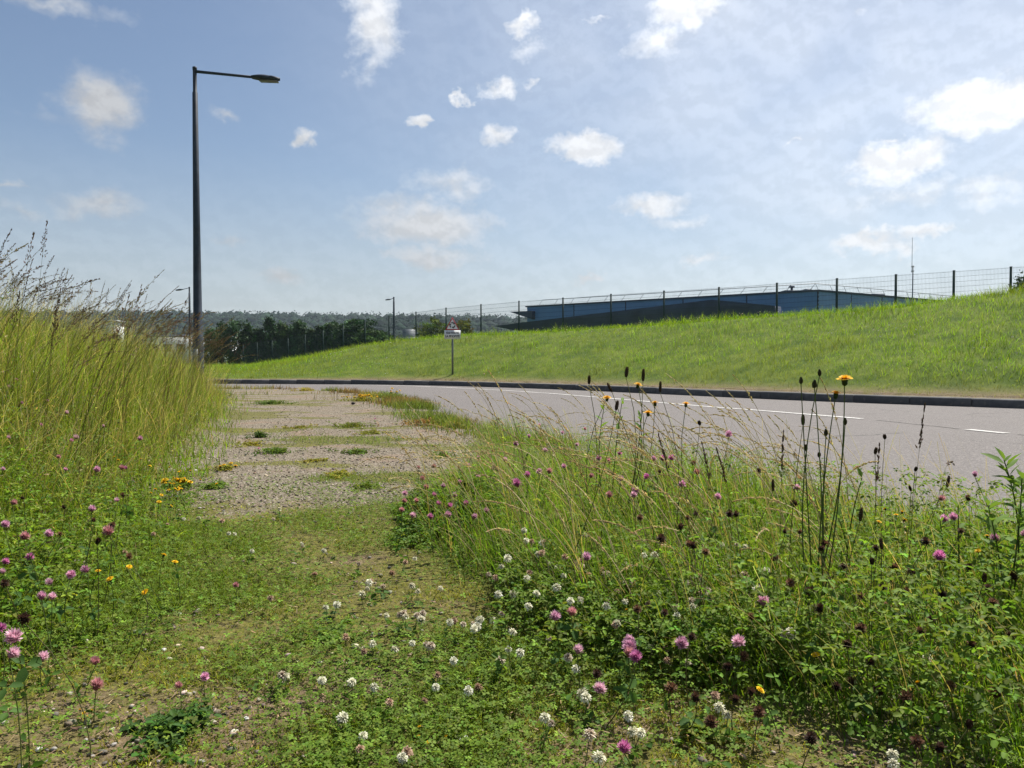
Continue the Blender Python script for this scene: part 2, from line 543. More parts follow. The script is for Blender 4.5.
def tube(pts, radii, sides=6, c=None, cap=True):
    P_ = np.asarray(pts, float); n = len(P_)
    T = np.gradient(P_, axis=0); T /= np.linalg.norm(T, axis=1)[:, None] + 1e-12
    ref = np.array([0.0, 0.0, 1.0]) if abs(T[0, 2]) < 0.9 else np.array([1.0, 0, 0])
    V = []
    for i in range(n):
        u = np.cross(T[i], ref); u /= np.linalg.norm(u) + 1e-12
        v = np.cross(T[i], u)
        a = np.arange(sides) * 2 * PI / sides
        V.append(P_[i] + radii[i] * (np.cos(a)[:, None] * u + np.sin(a)[:, None] * v))
    V = np.vstack(V)
    Fq = [(i * sides + k, i * sides + (k + 1) % sides, (i + 1) * sides + (k + 1) % sides, (i + 1) * sides + k) for i in range(n - 1) for k in range(sides)]
    if cap and sides == 4:
        Fq += [(0, 3, 2, 1), tuple((n - 1) * sides + k for k in range(4))]
    if cap and sides == 8:
        for b, r in ((0, 1), ((n - 1) * sides, -1)):
            for q in ((0, 1, 2, 3), (0, 3, 4, 7), (4, 5, 6, 7)):
                Fq.append(tuple(b + k for k in q[::-r]))
    return (V, np.array(Fq), c)


def blades(base, h, w, laz, lean, curl, segs, cb, ct, jit=0.6, tipw=0.08, power=1.4):
    n = len(base)
    d = np.stack([np.cos(laz), np.sin(laz), np.zeros(n)], 1)
    sa = laz + PI / 2 + rng.normal(0, jit, n)
    side = np.stack([np.cos(sa), np.sin(sa), np.zeros(n)], 1)
    p = base.copy()
    V = np.empty((n, segs + 1, 2, 3)); C = np.empty((n, segs + 1, 2, 3))
    for k in range(segs + 1):
        t = k / segs
        ww = (w * np.maximum(1 - t ** power, tipw) * (0.75 + 0.25 * min(1, t * 4)))[:, None] * 0.5
        V[:, k, 0] = p - side * ww
        V[:, k, 1] = p + side * ww
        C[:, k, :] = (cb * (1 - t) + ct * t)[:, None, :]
        ang = lean + curl * (t + 0.5 / segs)
        p = p + (h / segs)[:, None] * (np.sin(ang)[:, None] * d + np.cos(ang)[:, None] * np.array([0, 0, 1.0]))
    q = np.array([(2 * k, 2 * k + 1, 2 * k + 3, 2 * k + 2) for k in range(segs)])
    Fq = (np.arange(n)[:, None, None] * (2 * segs + 2) + q[None]).reshape(-1, 4)
    return (V.reshape(-1, 3), Fq, C.reshape(-1, 3))


def rotz(a):
    c, s, z, o = np.cos(a), np.sin(a), np.zeros_like(a), np.ones_like(a)
    return np.stack([np.stack([c, -s, z], 1), np.stack([s, c, z], 1), np.stack([z, z, o], 1)], 1)


def rot_axis(ax, a):
    ax = ax / (np.linalg.norm(ax, axis=1)[:, None] + 1e-12)
    x, y, z = ax.T; c, s = np.cos(a), np.sin(a); C = 1 - c
    return np.stack([np.stack([c + x * x * C, x * y * C - z * s, x * z * C + y * s], 1),
                     np.stack([y * x * C + z * s, c + y * y * C, y * z * C - x * s], 1),
                     np.stack([z * x * C - y * s, z * y * C + x * s, c + z * z * C], 1)], 1)


def rand_rot(n, tilt=PI):
    a = rng.uniform(0, 2 * PI, n)
    ax = np.stack([np.cos(a), np.sin(a), np.zeros(n)], 1)
    return rot_axis(ax, rng.uniform(0, tilt, n)) @ rotz(rng.uniform(0, 2 * PI, n))


def scatter(tpl, pos, R, scale, col):
    """copy template (V,F,Cfactor) to every pos with rotation R, scale and colour"""
    TV, TF, TC = tpl
    n, k = len(pos), len(TV)
    scale = np.broadcast_to(np.asarray(scale, float).reshape(n, -1), (n, 3)) if np.ndim(scale) else np.full((n, 3), scale)
    V = np.einsum('nij,nkj->nki', R, TV[None] * scale[:, None, :]) + pos[:, None, :]
    C = np.ones((n, k, 3)) * col[:, None, :]
    if TC is not None:
        C = C * np.asarray(TC)[None]
    Fq = (np.arange(n)[:, None, None] * k + TF[None]).reshape(-1, TF.shape[1])
    return (V.reshape(-1, 3), Fq, C.reshape(-1, 3))


def vary(col, n, v=0.2, hue=0.1):
    c = np.asarray(col, float)[None] * rng.lognormal(0, v, (n, 1))
    return np.clip(c * rng.lognormal(0, hue, (n, 3)), 0, 0.95)


# templates
def leaflet(fold=0.18):
    V = np.array([(0, 0, 0), (0.32, 0.42, fold), (0.26, 0.86, fold), (0, 1.0, 0.02), (-0.26, 0.86, fold), (-0.32, 0.42, fold)])
    T = np.array([(0, 1, 2), (0, 2, 3), (0, 3, 4), (0, 4, 5)])
    return V, T


def trifoliate():
    Vs, Ts, Cs = [], [], []
    LV, LT = leaflet()
    for i, a in enumerate((0, 2.09, 4.19)):
        c, s = math.cos(a), math.sin(a)
        R = np.array([(c, -s, 0), (s, c, 0), (0, 0, 1)])
        v = (LV + np.array([0, 0.06, 0.0])) @ R.T
        v[:, 2] += -0.25 * (v[:, 0] ** 2 + v[:, 1] ** 2)
        Vs.append(v); Ts.append(LT + 6 * i)
        f = np.array([1.15, 1.05, 1.0, 0.9, 1.0, 1.05])
        Cs.append(np.stack([f, f, f], 1))
    return np.vstack(Vs), np.vstack(Ts), np.vstack(Cs)


TRI = trifoliate()


def small_tri():
    Vs, Ts = [], []
    for i, a in enumerate((0, 2.09, 4.19)):
        c, s = math.cos(a), math.sin(a)
        R = np.array([(c, -s, 0), (s, c, 0), (0, 0, 1)])
        v = np.array([(0, 0, 0), (0.36, 0.6, 0.12), (0, 1, 0.0), (-0.36, 0.6, 0.12)]) @ R.T
        Vs.append(v); Ts.append(np.array([(0, 1, 2, 3)]) + 4 * i)
    return np.vstack(Vs), np.vstack(Ts), None


STRI = small_tri()
CARD = (np.array([(0, -.5, 0), (.32, 0, .1), (0, .5, 0), (-.32, 0, .1)], float), np.array([(0, 1, 2, 3)]), None)


def ico(sub=1, seed=0, amp=0.2, flat=(1, 1, 1)):
    import bmesh
    bm = bmesh.new()
    bmesh.ops.create_icosphere(bm, subdivisions=sub, radius=1)
    r = np.random.default_rng(seed)
    V = np.array([v.co[:] for v in bm.verts])
    V = V * (1 + amp * r.normal(0, 1, len(V)).clip(-1.6, 1.6))[:, None] * np.array(flat)
    T = np.array([[v.index for v in f.verts] for f in bm.faces])
    bm.free()
    return V, T, None


# ------------------------------------------------------------------ ground sheet
def lin(a, b, s):
    return list(np.arange(a, b, s))


xs = np.array(lin(-1500, -200, 60) + lin(-200, -60, 10) + lin(-60, -14, 1.2) + lin(-14, -5, .28) + lin(-5, 4, .09) + lin(4, 14, .28) + lin(14, 60, 1.2) + lin(60, 200, 10) + lin(200, 1501, 60))
ys = np.array(lin(-400, -40, 40) + lin(-40, -4, 2.5) + lin(-4, 1, .25) + lin(1, 9, .08) + lin(9, 20, .18) + lin(20, 45, .4) + lin(45, 100, 1.5) + lin(100, 800, 14) + lin(800, 1601, 60))
GX, GY = np.meshgrid(xs, ys)
GZ = ground_z(GX, GY)
nx, ny = len(xs), len(ys)
idx = np.arange(nx * ny).reshape(ny, nx)
Fg = np.stack([idx[:-1, :-1].ravel(), idx[:-1, 1:].ravel(), idx[1:, 1:].ravel(), idx[1:, :-1].ravel()], 1)
fx, fy = GX.ravel(), GY.ravel()
sk, sn, sb = sdist(KERB, fx, fy), sdist(NEAR, fx, fy), -sdist(BANK, fx, fy)


def clump_w(x, y):
    """0..1: how far inside the tall clump on the right a point lies"""
    sn_ = -sdist(NEAR, x, y)
    x = np.asarray(x, float).ravel(); y = np.asarray(y, float).ravel()
    # left rim of the clump
    rim = np.interp(y, [0.3, 1.3, 1.75, 2.2, 3.0, 3.9, 5.0, 6.9, 9.0, 11], [1.0, .72, .34, -.04, -.42, -.70, -.58, -.44, -.55, -.9])
    return sstep(0.0, 0.35, x - rim) * sstep(-0.25, 0.25, sn_) * sstep(11, 8.5, y)


cw = clump_w(fx, fy)
gravel = sstep(3.3, 4.6, fy + 0.8 * (fbm(fx, fy, 1.2, 3) - .5)) * (1 - sstep(0.0, 0.5, sb)) * (1 - cw)
gravel = np.maximum(gravel, 0.9 * sstep(0.55, 1.0, fx) * sstep(2.6, 2.0, fy) * sstep(0.9, 1.3, fy))
gravel = np.where(sk > 0, 0.55 * sstep(1.1, 0.3, sk), gravel)
mossz = sstep(4.9, 3.6, fy) * 0.70 + sstep(3.8, 5, fy) * (.10 + .75 * sstep(.52, .68, fbm(fx * .55 + 31, fy * 1.25, 1.6, 4))) + 0.25 * sstep(-.5, .1, sb)
mossz = mossz * (1 - 0.75 * sstep(2.0, 1.55, fy) * sstep(.75, .35, fbm(fx + 9, fy, 1.4, 3)))
mossz = np.where(sk > 0, 0.35, mossz)
turfz = np.maximum(sstep(0.1, 0.9, sb), np.where(sk > 0, sstep(0.5, 1.7, sk), 0))
turfz = np.maximum(turfz, 0.85 * cw)
turfz = np.where(fy > 95, 1.0, turfz)
zone = np.stack([gravel, mossz, turfz], 1)
g_me = make_mesh('ground', [(np.stack([fx, fy, GZ.ravel()], 1), Fg, zone)], groundM, True, 'zone')
tag(obj('ground', g_me), 'soil, gravel, moss and turf ground with the grass bank beyond the road', 'ground', kind='structure')

# ------------------------------------------------------------------ road
def resample(line, step):
    seg = np.linalg.norm(np.diff(line[:, :2], axis=0), axis=1)
    s = np.concatenate([[0], np.cumsum(seg)])
    q = np.arange(0, s[-1], step)
    return np.stack([np.interp(q, s, line[:, k]) for k in range(2)], 1), q


kr, kq = resample(KERB, 0.5)
nr_s = np.linspace(0, 1, 400)
NS = np.stack([np.interp(nr_s, np.linspace(0, 1, len(NEAR)), NEAR[:, k]) for k in range(2)], 1)
KS = np.stack([np.interp(nr_s, np.linspace(0, 1, len(KERB)), KERB[:, k]) for k in range(2)], 1)
cols = 12
RV = []
for j in range(cols + 1):
    t_ = j / cols
    a = NS + (NS - KS) / np.linalg.norm(NS - KS, axis=1)[:, None] * 0.8
    pxy = a * (1 - t_) + KS * t_
    RV.append(np.column_stack([pxy, np.full(400, 0.0) + 0.03 * math.sin(PI * t_)]))
RV = np.array(RV)
idx = np.arange((cols + 1) * 400).reshape(cols + 1, 400)
Fr = np.stack([idx[:-1, :-1].ravel(), idx[:-1, 1:].ravel(), idx[1:, 1:].ravel(), idx[1:, :-1].ravel()], 1)
road = tag(obj('road', make_mesh('road', [(RV.reshape(-1, 3), Fr, None)], roadM, True)),
           'worn pale grey asphalt road curving left behind the flower clump', 'road', kind='structure')
rv = RV.reshape(-1, 3)


def road_z(p):
    d = ((rv[None, :, :2] - p[:, None, :2]) ** 2).sum(2)
    i = np.argsort(d, axis=1)[:, :4]
    w_ = 1 / (np.take_along_axis(d, i, 1) + 1e-4)
    return (rv[i][:, :, 2] * w_).sum(1) / w_.sum(1)


MID = spline([(-9, 25.6), (-6, 25.4), (-3.5, 24.4), (-1.05, 21.4), (.35, 19.4), (1.65, 16.7), (3.2, 13.25), (4.68, 10.15), (5.12, 8.55), (5.5, 7.4), (6.4, 4.6)], 12)
mid, mq = resample(MID, 0.12)
tm = np.gradient(mid, axis=0); tm /= np.linalg.norm(tm, axis=1)[:, None]
nm = np.stack([-tm[:, 1], tm[:, 0]], 1)


def strip(name, i0, i1, wd, dz, mat, wob=0.0):
    p = mid[i0:i1]; n_ = nm[i0:i1]
    z_ = road_z(np.column_stack([p, p[:, :1] * 0])) + dz
    j = wob * (rng.random((len(p), 1)) - .5)
    L = np.column_stack([p + n_ * (wd / 2) + j, z_]); R = np.column_stack([p - n_ * (wd / 2) + j, z_])
    V = np.stack([L, R], 1).reshape(-1, 3)
    k = np.arange(len(p) - 1) * 2
    return obj(name, make_mesh(name, [(V, np.stack([k, k + 1, k + 3, k + 2], 1), None)], mat), road)


iy = lambda yy: int(np.argmin(np.abs(mid[:, 1] - yy)))
e1 = iy(10.15)
strip('road_marking', iy(25.3), e1, 0.105, 0.006, paintM)
strip('road_marking', iy(8.62), iy(8.05), 0.12, 0.006, paintM, 0.0)
strip('road_marking', iy(5.6), iy(4.9), 0.12, 0.006, paintM, 0.0)
strip('road_joint', e1 + 1, iy(8.65), 0.05, 0.004, jointM, 0.03)
strip('road_joint', iy(8.0), iy(5.7), 0.05, 0.004, jointM, 0.03)

# kerb: one stone after the other
kerb = tag(empty('kerb', (0, 0, 0)), 'dark concrete kerb stones edging the far side of the road', 'kerb', kind='structure')
vt = np.gradient(kr, axis=0); vt /= np.linalg.norm(vt, axis=1)[:, None]
vn = np.stack([vt[:, 1], -vt[:, 0]], 1)
offs = (.13, .35, .6, .9)
VV = np.stack([np.column_stack([kr + vn * o_ + rng.normal(0, .02, kr.shape), np.full(len(kr), .149 if o_ < .8 else .12) + rng.normal(0, .004, len(kr))]) for o_ in offs], 1)
nk = len(kr)
vi = np.arange(nk * 4).reshape(nk, 4)
VF = np.stack([vi[:-1, :-1].ravel(), vi[:-1, 1:].ravel(), vi[1:, 1:].ravel(), vi[1:, :-1].ravel()], 1)
tag(obj('verge', make_mesh('verge', [(VV.reshape(-1, 3), VF, np.array((.5, .3, .12)))], groundM, True, 'zone')), 'narrow dry soil verge behind the far kerb', 'verge', kind='structure')
kst, _ = resample(KERB, 1.0)
prof = [(0, -.15), (0, .118), (.012, .142), (.035, .152), (.15, .155), (.15, -.15)]
KV = np.array([(x, y, z) for x in (-.490, .490) for (y, z) in prof])
KF = [(i, (i + 1) % 6, 6 + (i + 1) % 6, 6 + i) for i in range(6)]
KF += [(0, 5, 4, 1), (1, 4, 3, 2), (6, 7, 10, 11), (7, 8, 9, 10)]
k_me = make_mesh('kerb_stone', [(KV, np.array(KF), None)], kerbM)
for i in range(len(kst) - 1):
    a, b = kst[i], kst[i + 1]
    if a[0] > 19 or a[0] < -32:
        continue
    d = b - a
    obj('kerb_stone', k_me, kerb, ((a[0] + b[0]) / 2, (a[1] + b[1]) / 2, rng.normal(0, .004)), (0, rng.normal(0, .003), math.atan2(d[1], d[0]) + PI),
        (np.linalg.norm(d) * 1.0, 1, 1))

# ------------------------------------------------------------------ street lamps
def street_lamp(loc, height, r0, r1, arm, arm_dir, label, head=0.62):
    g = gz(loc[0], loc[1])
    L = empty('street_lamp', (loc[0], loc[1], g), arm_dir)
    tag(L, label, 'street lamp', 'street lamps')
    hs_ = [-.25, 0, .02, 1.1, 1.12, height * .5, height * .93, height * .93 + .01, height]
    rs_ = [r0 * 1.25, r0 * 1.25, r0 * 1.2, r0 * 1.15, r0, (r0 + r1) / 2, r1 * 1.05, r1 * .82, r1 * .8]
    obj('pole', make_mesh('pole', [tube([(0, 0, h) for h in hs_], rs_, 12)], poleM, True), L)
    obj('service_door', make_mesh('service_door', [box(-.05, .05, -r0 * 1.25 - .006, -r0 * 1.0, .45, .85)], greyM), L)
    obj('pole_cap', make_mesh('pole_cap', [tube([(0, 0, height), (0, 0, height + .06), (0, 0, height + .08)], [r1 * .95, r1 * .95, .01], 8)], poleM), L)
    a = [(0.0, 0, height - .03), (arm * .5, 0, height - .11), (arm, 0, height - .19)]
    obj('bracket_arm', make_mesh('bracket_arm', [tube(a, [.034, .03, .03], 8)], poleM, True), L)
    # flattened lantern
    n = 9; V = []; sides = 12
    for i in range(n):
        t_ = i / (n - 1)
        wy = head * .19 * (math.sin(PI * min(1, t_ * 1.25 + .12)) ** .6 if t_ < .7 else (math.cos((t_ - .7) / .3 * PI / 2) ** .5 if t_ < 1 else .05)) + .012
        hz = head * .10 * (1 - 0.35 * abs(t_ - .5)) * (0.55 + .45 * math.sin(PI * t_)) + .01
        for k in range(sides):
            q = 2 * PI * k / sides
            zz = math.sin(q) * hz * (1.1 if math.sin(q) > 0 else .65)
            V.append((arm + t_ * head - .05, math.cos(q) * wy, height - .195 - t_ * head * .10 + zz))
    V = np.array(V)
    Fh = [(i * sides + k, i * sides + (k + 1) % sides, (i + 1) * sides + (k + 1) % sides, (i + 1) * sides + k) for i in range(n - 1) for k in range(sides)]
    hd = obj('lamp_head', make_mesh('lamp_head', [(V, np.array(Fh), None)], poleM, True), L)
    z0 = height - .205 - head * .05
    LV = np.array([(arm + head * f, s * head * .12, z0 - head * (.035 + .1 * f * 0.6) + q) for q in (0, -.02) for f, s in ((.2, -1), (.85, -.9), (.85, .9), (.2, 1))])
    LF = np.array([(0, 1, 2, 3), (7, 6, 5, 4), (0, 4, 5, 1), (1, 5, 6, 2), (2, 6, 7, 3), (3, 7, 4, 0)])
    obj('lens', make_mesh('lens', [(LV, LF, None)], lensM), hd)
    return L


pl = pix(198, 340, 17.0)
hl = pix(198, 70, 17.0).z - gz(pl.x, pl.y)
street_lamp((pl.x, pl.y), hl, 0.098, 0.052, 1.33, math.radians(-4), 'tall dark street lamp rising out of the long grass, arm to the right')
p2 = pix(394, 340, 88)
street_lamp((p2.x, p2.y), pix(394, 297.5, 88).z - gz(p2.x, p2.y), 0.14, 0.10, .35, math.radians(172), 'distant slim street lamp behind the fence near the warning sign', .7)
p3 = pix(190, 340, 80)
street_lamp((p3.x, p3.y), pix(190, 287.5, 80).z - gz(p3.x, p3.y), 0.13, 0.09, .7, math.radians(178), 'distant street lamp just behind the big lamp pole, half hidden by grass', .8)

# ------------------------------------------------------------------ warning sign
SD = 26.6
ps = pix(452.6, 377, SD)
ps_z = gz(ps.x, ps.y)
k = SD / F
S = tag(empty('traffic_sign', (ps.x, ps.y, ps_z)), 'red bordered triangular warning sign with white panel below on grey post', 'sign')
top = pix(452.6, 317.3, SD).z - ps_z
base_t = pix(452.6, 329.9, SD).z - ps_z
pan_t, pan_b = pix(452.6, 330.3, SD).z - ps_z, pix(452.6, 339, SD).z - ps_z
obj('post', make_mesh('post', [box(-.032, .032, -.018, .03, -.3, top - .1)], galvM), S)


def tri_ring(h0, h1, half, y, thick, inset):
    cz = h0 + (h1 - h0) / 3
    def ring(f, yy):
        pts = []
        for (vx, vz) in ((0, h1), (half, h0), (-half, h0)):
            pts.append((vx * f, yy, cz + (vz - cz) * f))
        return pts
    out_, inn = 1.0, inset
    V = np.array(ring(out_, y) + ring(inn, y) + ring(out_, y + thick) + ring(inn, y + thick))
    Fq = []
    for i in range(3):
        j = (i + 1) % 3
        Fq += [(i, j, 3 + j, 3 + i), (6 + i, 9 + i, 9 + j, 6 + j), (i, 6 + i, 6 + j, j), (3 + i, 3 + j, 9 + j, 9 + i)]
    return (V, np.array(Fq), None)


half = 14.2 * k / 2
plate_V = np.array([(0, -.034, top - .02), (half * .97, -.034, base_t + .012), (-half * .97, -.034, base_t + .012), (0, -.022, top - .02), (half * .97, -.022, base_t + .012), (-half * .97, -.022, base_t + .012)])
plate = obj('warning_plate', make_mesh('warning_plate', [(plate_V, np.array([(0, 2, 1), (3, 4, 5)]), None), (plate_V, np.array([(0, 1, 4, 3), (1, 2, 5, 4), (2, 0, 3, 5)]), None)], signW), S)
obj('red_border', make_mesh('red_border', [tri_ring(base_t, top, half, -.040, .02, .80)], signR), plate)
tcz = base_t + (top - base_t) * .37
AR = .085
for a0 in (90, 210, 330):   # three turning arrows
    pts = [(math.cos(math.radians(a0 + q)) * AR, -.036, tcz + math.sin(math.radians(a0 + q)) * AR) for q in range(-38, 30, 8)]
    V = []
    for i, p in enumerate(pts):
        c_ = np.array([p[0], p[2] - tcz]); c_ /= np.linalg.norm(c_)
        V += [(p[0] + c_[0] * .02, -.0375, p[2] + c_[1] * .02), (p[0] - c_[0] * .02, -.0375, p[2] - c_[1] * .02)]
    nb = len(V)
    Fq = [(2 * i, 2 * i + 1, 2 * i + 3, 2 * i + 2) for i in range(len(pts) - 1)]
    a1 = math.radians(a0 - 38); a2 = math.radians(a0 - 75)
    V += [(math.cos(a1) * .13, -.0375, tcz + math.sin(a1) * .13), (math.cos(a2) * AR, -.0375, tcz + math.sin(a2) * AR), (math.cos(a1) * .04, -.0375, tcz + math.sin(a1) * .04), (math.cos(a1) * .08, -.0375, tcz + math.sin(a1) * .08)]
    Fq.append((nb, nb + 1, nb + 2, nb + 3))
    obj('arrow', make_mesh('arrow', [(np.array(V), np.array(Fq), None)], signK), plate)
hw = 16.2 * k / 2
panel = obj('text_panel', make_mesh('text_panel', [box(-hw, hw, -.034, -.02, pan_b, pan_t)], signW), S)
for txt, zc, wd in (("VOUS N'AVEZ PAS", .69, .80), ("LA PRIORITÉ", .30, .88)):
    cu = bpy.data.curves.new('lettering', 'FONT')
    cu.body = txt; cu.align_x = 'CENTER'; cu.align_y = 'CENTER'; cu.size = 0.105; cu.extrude = 0.001; cu.offset = 0.004
    to = bpy.data.objects.new('lettering_source', cu); COL.objects.link(to)
    bpy.context.view_layer.update()
    w0 = to.dimensions.x or 1
    me = bpy.data.meshes.new_from_object(to)
    bpy.data.objects.remove(to)
    me.materials.clear(); me.materials.append(signK)
    obj('lettering', me, panel, (0, -.037, pan_b + (pan_t - pan_b) * zc), (PI / 2, 0, 0), (2 * hw * wd / w0, 1, 1))

# ------------------------------------------------------------------ fence
fence = tag(empty('mesh_fence', (FENCE_TOP[1].x, FENCE_TOP[1].y, 0)), 'dark green welded mesh fence with posts along the top of the bank', 'fence')
fo = Vector(fence.location)
post_me = make_mesh('post', [box(-.035, .035, -.035, .035, -.5, FH), box(-.04, .04, -.04, .04, FH, FH + .02)], greenM)
for i, p in enumerate(FENCE_TOP):
    obj('post', post_me, fence, Vector((p.x, p.y, p.z - FH)) - fo)
for i in range(len(FENCE_TOP) - 1):
    a, b = FENCE_TOP[i], FENCE_TOP[i + 1]
    d = b - a; L = math.hypot(d.x, d.y)
    W_ = []
    nvw = int(L / 0.055)
    for q in range(1, nvw):
        x = q / nvw * L; z = d.z * q / nvw
        V = np.array([(x - .0028, -.003, z - FH + .05), (x + .0028, -.003, z - FH + .05), (x, .003, z - FH + .05), (x - .0028, -.003, z + .0), (x + .0028, -.003, z + .0), (x, .003, z + .0)])
        W_.append((V, np.array([(0, 1, 4, 3), (1, 2, 5, 4), (2, 0, 3, 5)]), None))
    for hz in np.linspace(-FH + .1, -.04, 9):
        th = .0045
        V = np.array([(0.04, -.008, hz), (0.04, -.002, hz - th), (0.04, -.002, hz + th), (L - .04, -.008, hz + d.z), (L - .04, -.002, hz + d.z - th), (L - .04, -.002, hz + d.z + th)])
        W_.append((V, np.array([(0, 1, 4, 3), (1, 2, 5, 4), (2, 0, 3, 5)]), None))
    obj('mesh_panel', make_mesh('mesh_panel', W_, greenM), fence, a - fo, (0, 0, math.atan2(d.y, d.x)))

# ------------------------------------------------------------------ blue building
RZ = 6.06
A = pix(527, 307, 1); A = Vector((A.x, 1, 0)) * (RZ - EYE) / (A.z - EYE)
Bq = pix(818, 291, 1); Bq = Vector((Bq.x, 1, 0)) * (RZ - EYE) / (Bq.z - EYE)
Cq = pix(930, 300.5, 1); Cq = Vector((Cq.x, 1, 0)) * (RZ - EYE) / (Cq.z - EYE)
gb = 2.0
B = tag(empty('industrial_building', (Bq.x, Bq.y, gb)), 'long blue clad industrial building with dark sloping canopy and roof railing', 'building')
bo = Vector((Bq.x, Bq.y, gb))


def clad(p, q, name, n, outw):
    """ribbed wall from p to q made of n cassette panels"""
    d = (q - p); L = d.length; d.normalize()
    nrm = Vector((d.y, -d.x, 0)) * outw
    for i in range(n):
        x0, x1 = i / n * L + .05, (i + 1) / n * L - .05
        zs = np.arange(0, RZ - gb + .001, 0.145)
        V, Fq = [], []
        for j, z in enumerate(zs):
            o_ = 0.055 if j % 2 else 0.0
            for x in (x0, x1):
                w_ = p + d * x + nrm * o_ - bo
                V.append((w_.x, w_.y, z))
        for j in range(len(zs) - 1):
            Fq.append((2 * j, 2 * j + 1, 2 * j + 3, 2 * j + 2))
        obj(name, make_mesh(name, [(np.array(V), np.array(Fq), None)], blueM), B)


def slab(name, pts, z0, z1, mat, parent=B):
    """prism over plan points (Vector xy), z0/z1 scalars or lists, world heights"""
    n = len(pts)
    z0 = [z0] * n if not hasattr(z0, '__len__') else z0
    z1 = [z1] * n if not hasattr(z1, '__len__') else z1
    V = [(p.x - bo.x, p.y - bo.y, z - gb) for p, z in zip(pts, z0)] + [(p.x - bo.x, p.y - bo.y, z - gb) for p, z in zip(pts, z1)]
    Fq = [(i, (i + 1) % n, n + (i + 1) % n, n + i) for i in range(n)]
    parts = [(np.array(V), np.array(Fq), None)]
    T = [(0, i + 1, i) for i in range(1, n - 1)] + [(n, n + i, n + i + 1) for i in range(1, n - 1)]
    parts.append((np.array(V), np.array(T), None))
    me = make_mesh(name, parts, mat)
    return obj(name, me, parent)


dAB = (Bq - A).normalized(); nAB = Vector((dAB.y, -dAB.x, 0))
dBC = (Cq - Bq).normalized(); nBC = Vector((dBC.y, -dBC.x, 0))
Cx = Bq + (Cq - Bq) * 1.6
Ax = A - nAB * 22
slab('core_wall', [A - nAB * .1 + dAB * .1, Bq - nAB * .1 - nBC * .1, Cx - nBC * .1, Ax + dAB * .1], gb - .5, RZ - .05, navyM)
clad(A, Bq, 'wall_panel', 5, 1)
clad(Bq, Cx, 'wall_panel', 6, 1)
clad(Ax, A, 'wall_panel', 4, 1)
slab('roof', [A + nAB * .12 - dAB * .12, Bq + nAB * .12 + nBC * .12, Cx + nBC * .12, Ax - dAB * .12], RZ - .02, RZ + .10, navyM)
# folded canopy in front of the wall
c0 = pix(493, 326, 68); c1 = pix(712, 299.6, 57.0); c2 = pix(775, 305.8, 54.0)
c3 = pix(777, 332, 54.2); c4 = pix(532, 334, 66.2)


def facet(name, pts, th, mat):
    """upright polygon given a depth th away from the viewer's side"""
    n = len(pts)
    bk = nAB * -th
    V = [(p.x - bo.x, p.y - bo.y, p.z - gb) for p in pts] + [(p.x - bo.x + bk.x, p.y - bo.y + bk.y, p.z - gb) for p in pts]
    Fq = [(i, (i + 1) % n, n + (i + 1) % n, n + i) for i in range(n)]
    T = [(0, i + 1, i) for i in range(1, n - 1)] + [(n, n + i, n + i + 1) for i in range(1, n - 1)]
    return obj(name, make_mesh(name, [(np.array(V), np.array(Fq), None), (np.array(V), np.array(T), None)], mat), B)


facet('canopy_roof', [c0, c1, c2, c3, c4], 1.2, navyM)
e0 = pix(509.5, 311.8, 76.5); e1_ = pix(527, 311.0, 74); e2_ = pix(527, 319, 73)
facet('eave_wing', [e0, pix(532, 310.8, 74.2), pix(532, 319.2, 74.2)], 1.5, navyM)
# roof railing
rail = []
pts = [A + dAB * 1.6 - nAB * .35, Bq - nAB * .35 - nBC * .35, Cx - nBC * .35]
rz = RZ + .62
R_ = obj('roof_railing', make_mesh('roof_railing', [tube([(p.x - bo.x, p.y - bo.y, rz - gb) for p in pts], [.028] * 3, 4)], greyM), B)
for (p, q, nn) in ((pts[0], pts[1], nAB), (pts[1], pts[2], nBC)):
    L = (q - p).length; n = int(L / 1.75)
    for i in range(n + 1):
        w_ = p + (q - p) * (i / n) - bo
        f_ = nn * -0.02 + (q - p).normalized() * (-.45 if nn is nAB else .45)
        obj('stanchion', make_mesh('stanchion', [tube([(w_.x + f_.x, w_.y + f_.y, RZ - gb + .08), (w_.x, w_.y, rz - gb)], [.02, .02], 4)], greyM), R_)
# roof plant
for (x0, x1, yt, nm_) in ((785, 802, 290.2, 'ventilation_unit'), (805.5, 812, 288.9, 'ventilation_unit'), (873, 885, 293.6, 'ventilation_unit')):
    d_ = 61 if x0 < 850 else 64.5
    a = pix(x0, yt, d_); b = pix(x1, yt, d_)
    u = obj(nm_, make_mesh(nm_, [box(a.x, b.x, d_, d_ + 1.2, RZ + .08, a.z)], navyM if x0 < 803 else greyM), B, -bo)
    if x0 < 800:
        m_ = pix(794, 286.8, d_)
        obj('flue', make_mesh('flue', [tube([(m_.x, d_ + .5, a.z), (m_.x, d_ + .5, m_.z)], [.1, .1], 8), tube([(m_.x, d_ + .5, m_.z), (m_.x, d_ + .5, m_.z + .12)], [.28, .2], 8)], navyM), u)

# antenna mast behind the fence
pa = pix(912.5, 300, 64)
ga = gz(pa.x, pa.y)
AN = tag(empty('antenna_mast', (pa.x, pa.y, ga)), 'thin tall antenna mast standing behind the fence on the bank', 'mast')
zt = pix(912.5, 237.5, 64).z - ga; zm = pix(912.5, 265.5, 64).z - ga
obj('mast_tube', make_mesh('mast_tube', [tube([(0, 0, -.3), (0, 0, zm)], [.05, .045], 8)], greyM, True), AN)
obj('whip', make_mesh('whip', [tube([(-.09, 0, zm - .6), (-.09, 0, zt)], [.022, .016], 6)], greyM, True), AN)
for q in (.5, .14):
    obj('clamp', make_mesh('clamp', [box(-.13, .08, -.05, .05, zm - q, zm - q + .08)], greyM), AN)

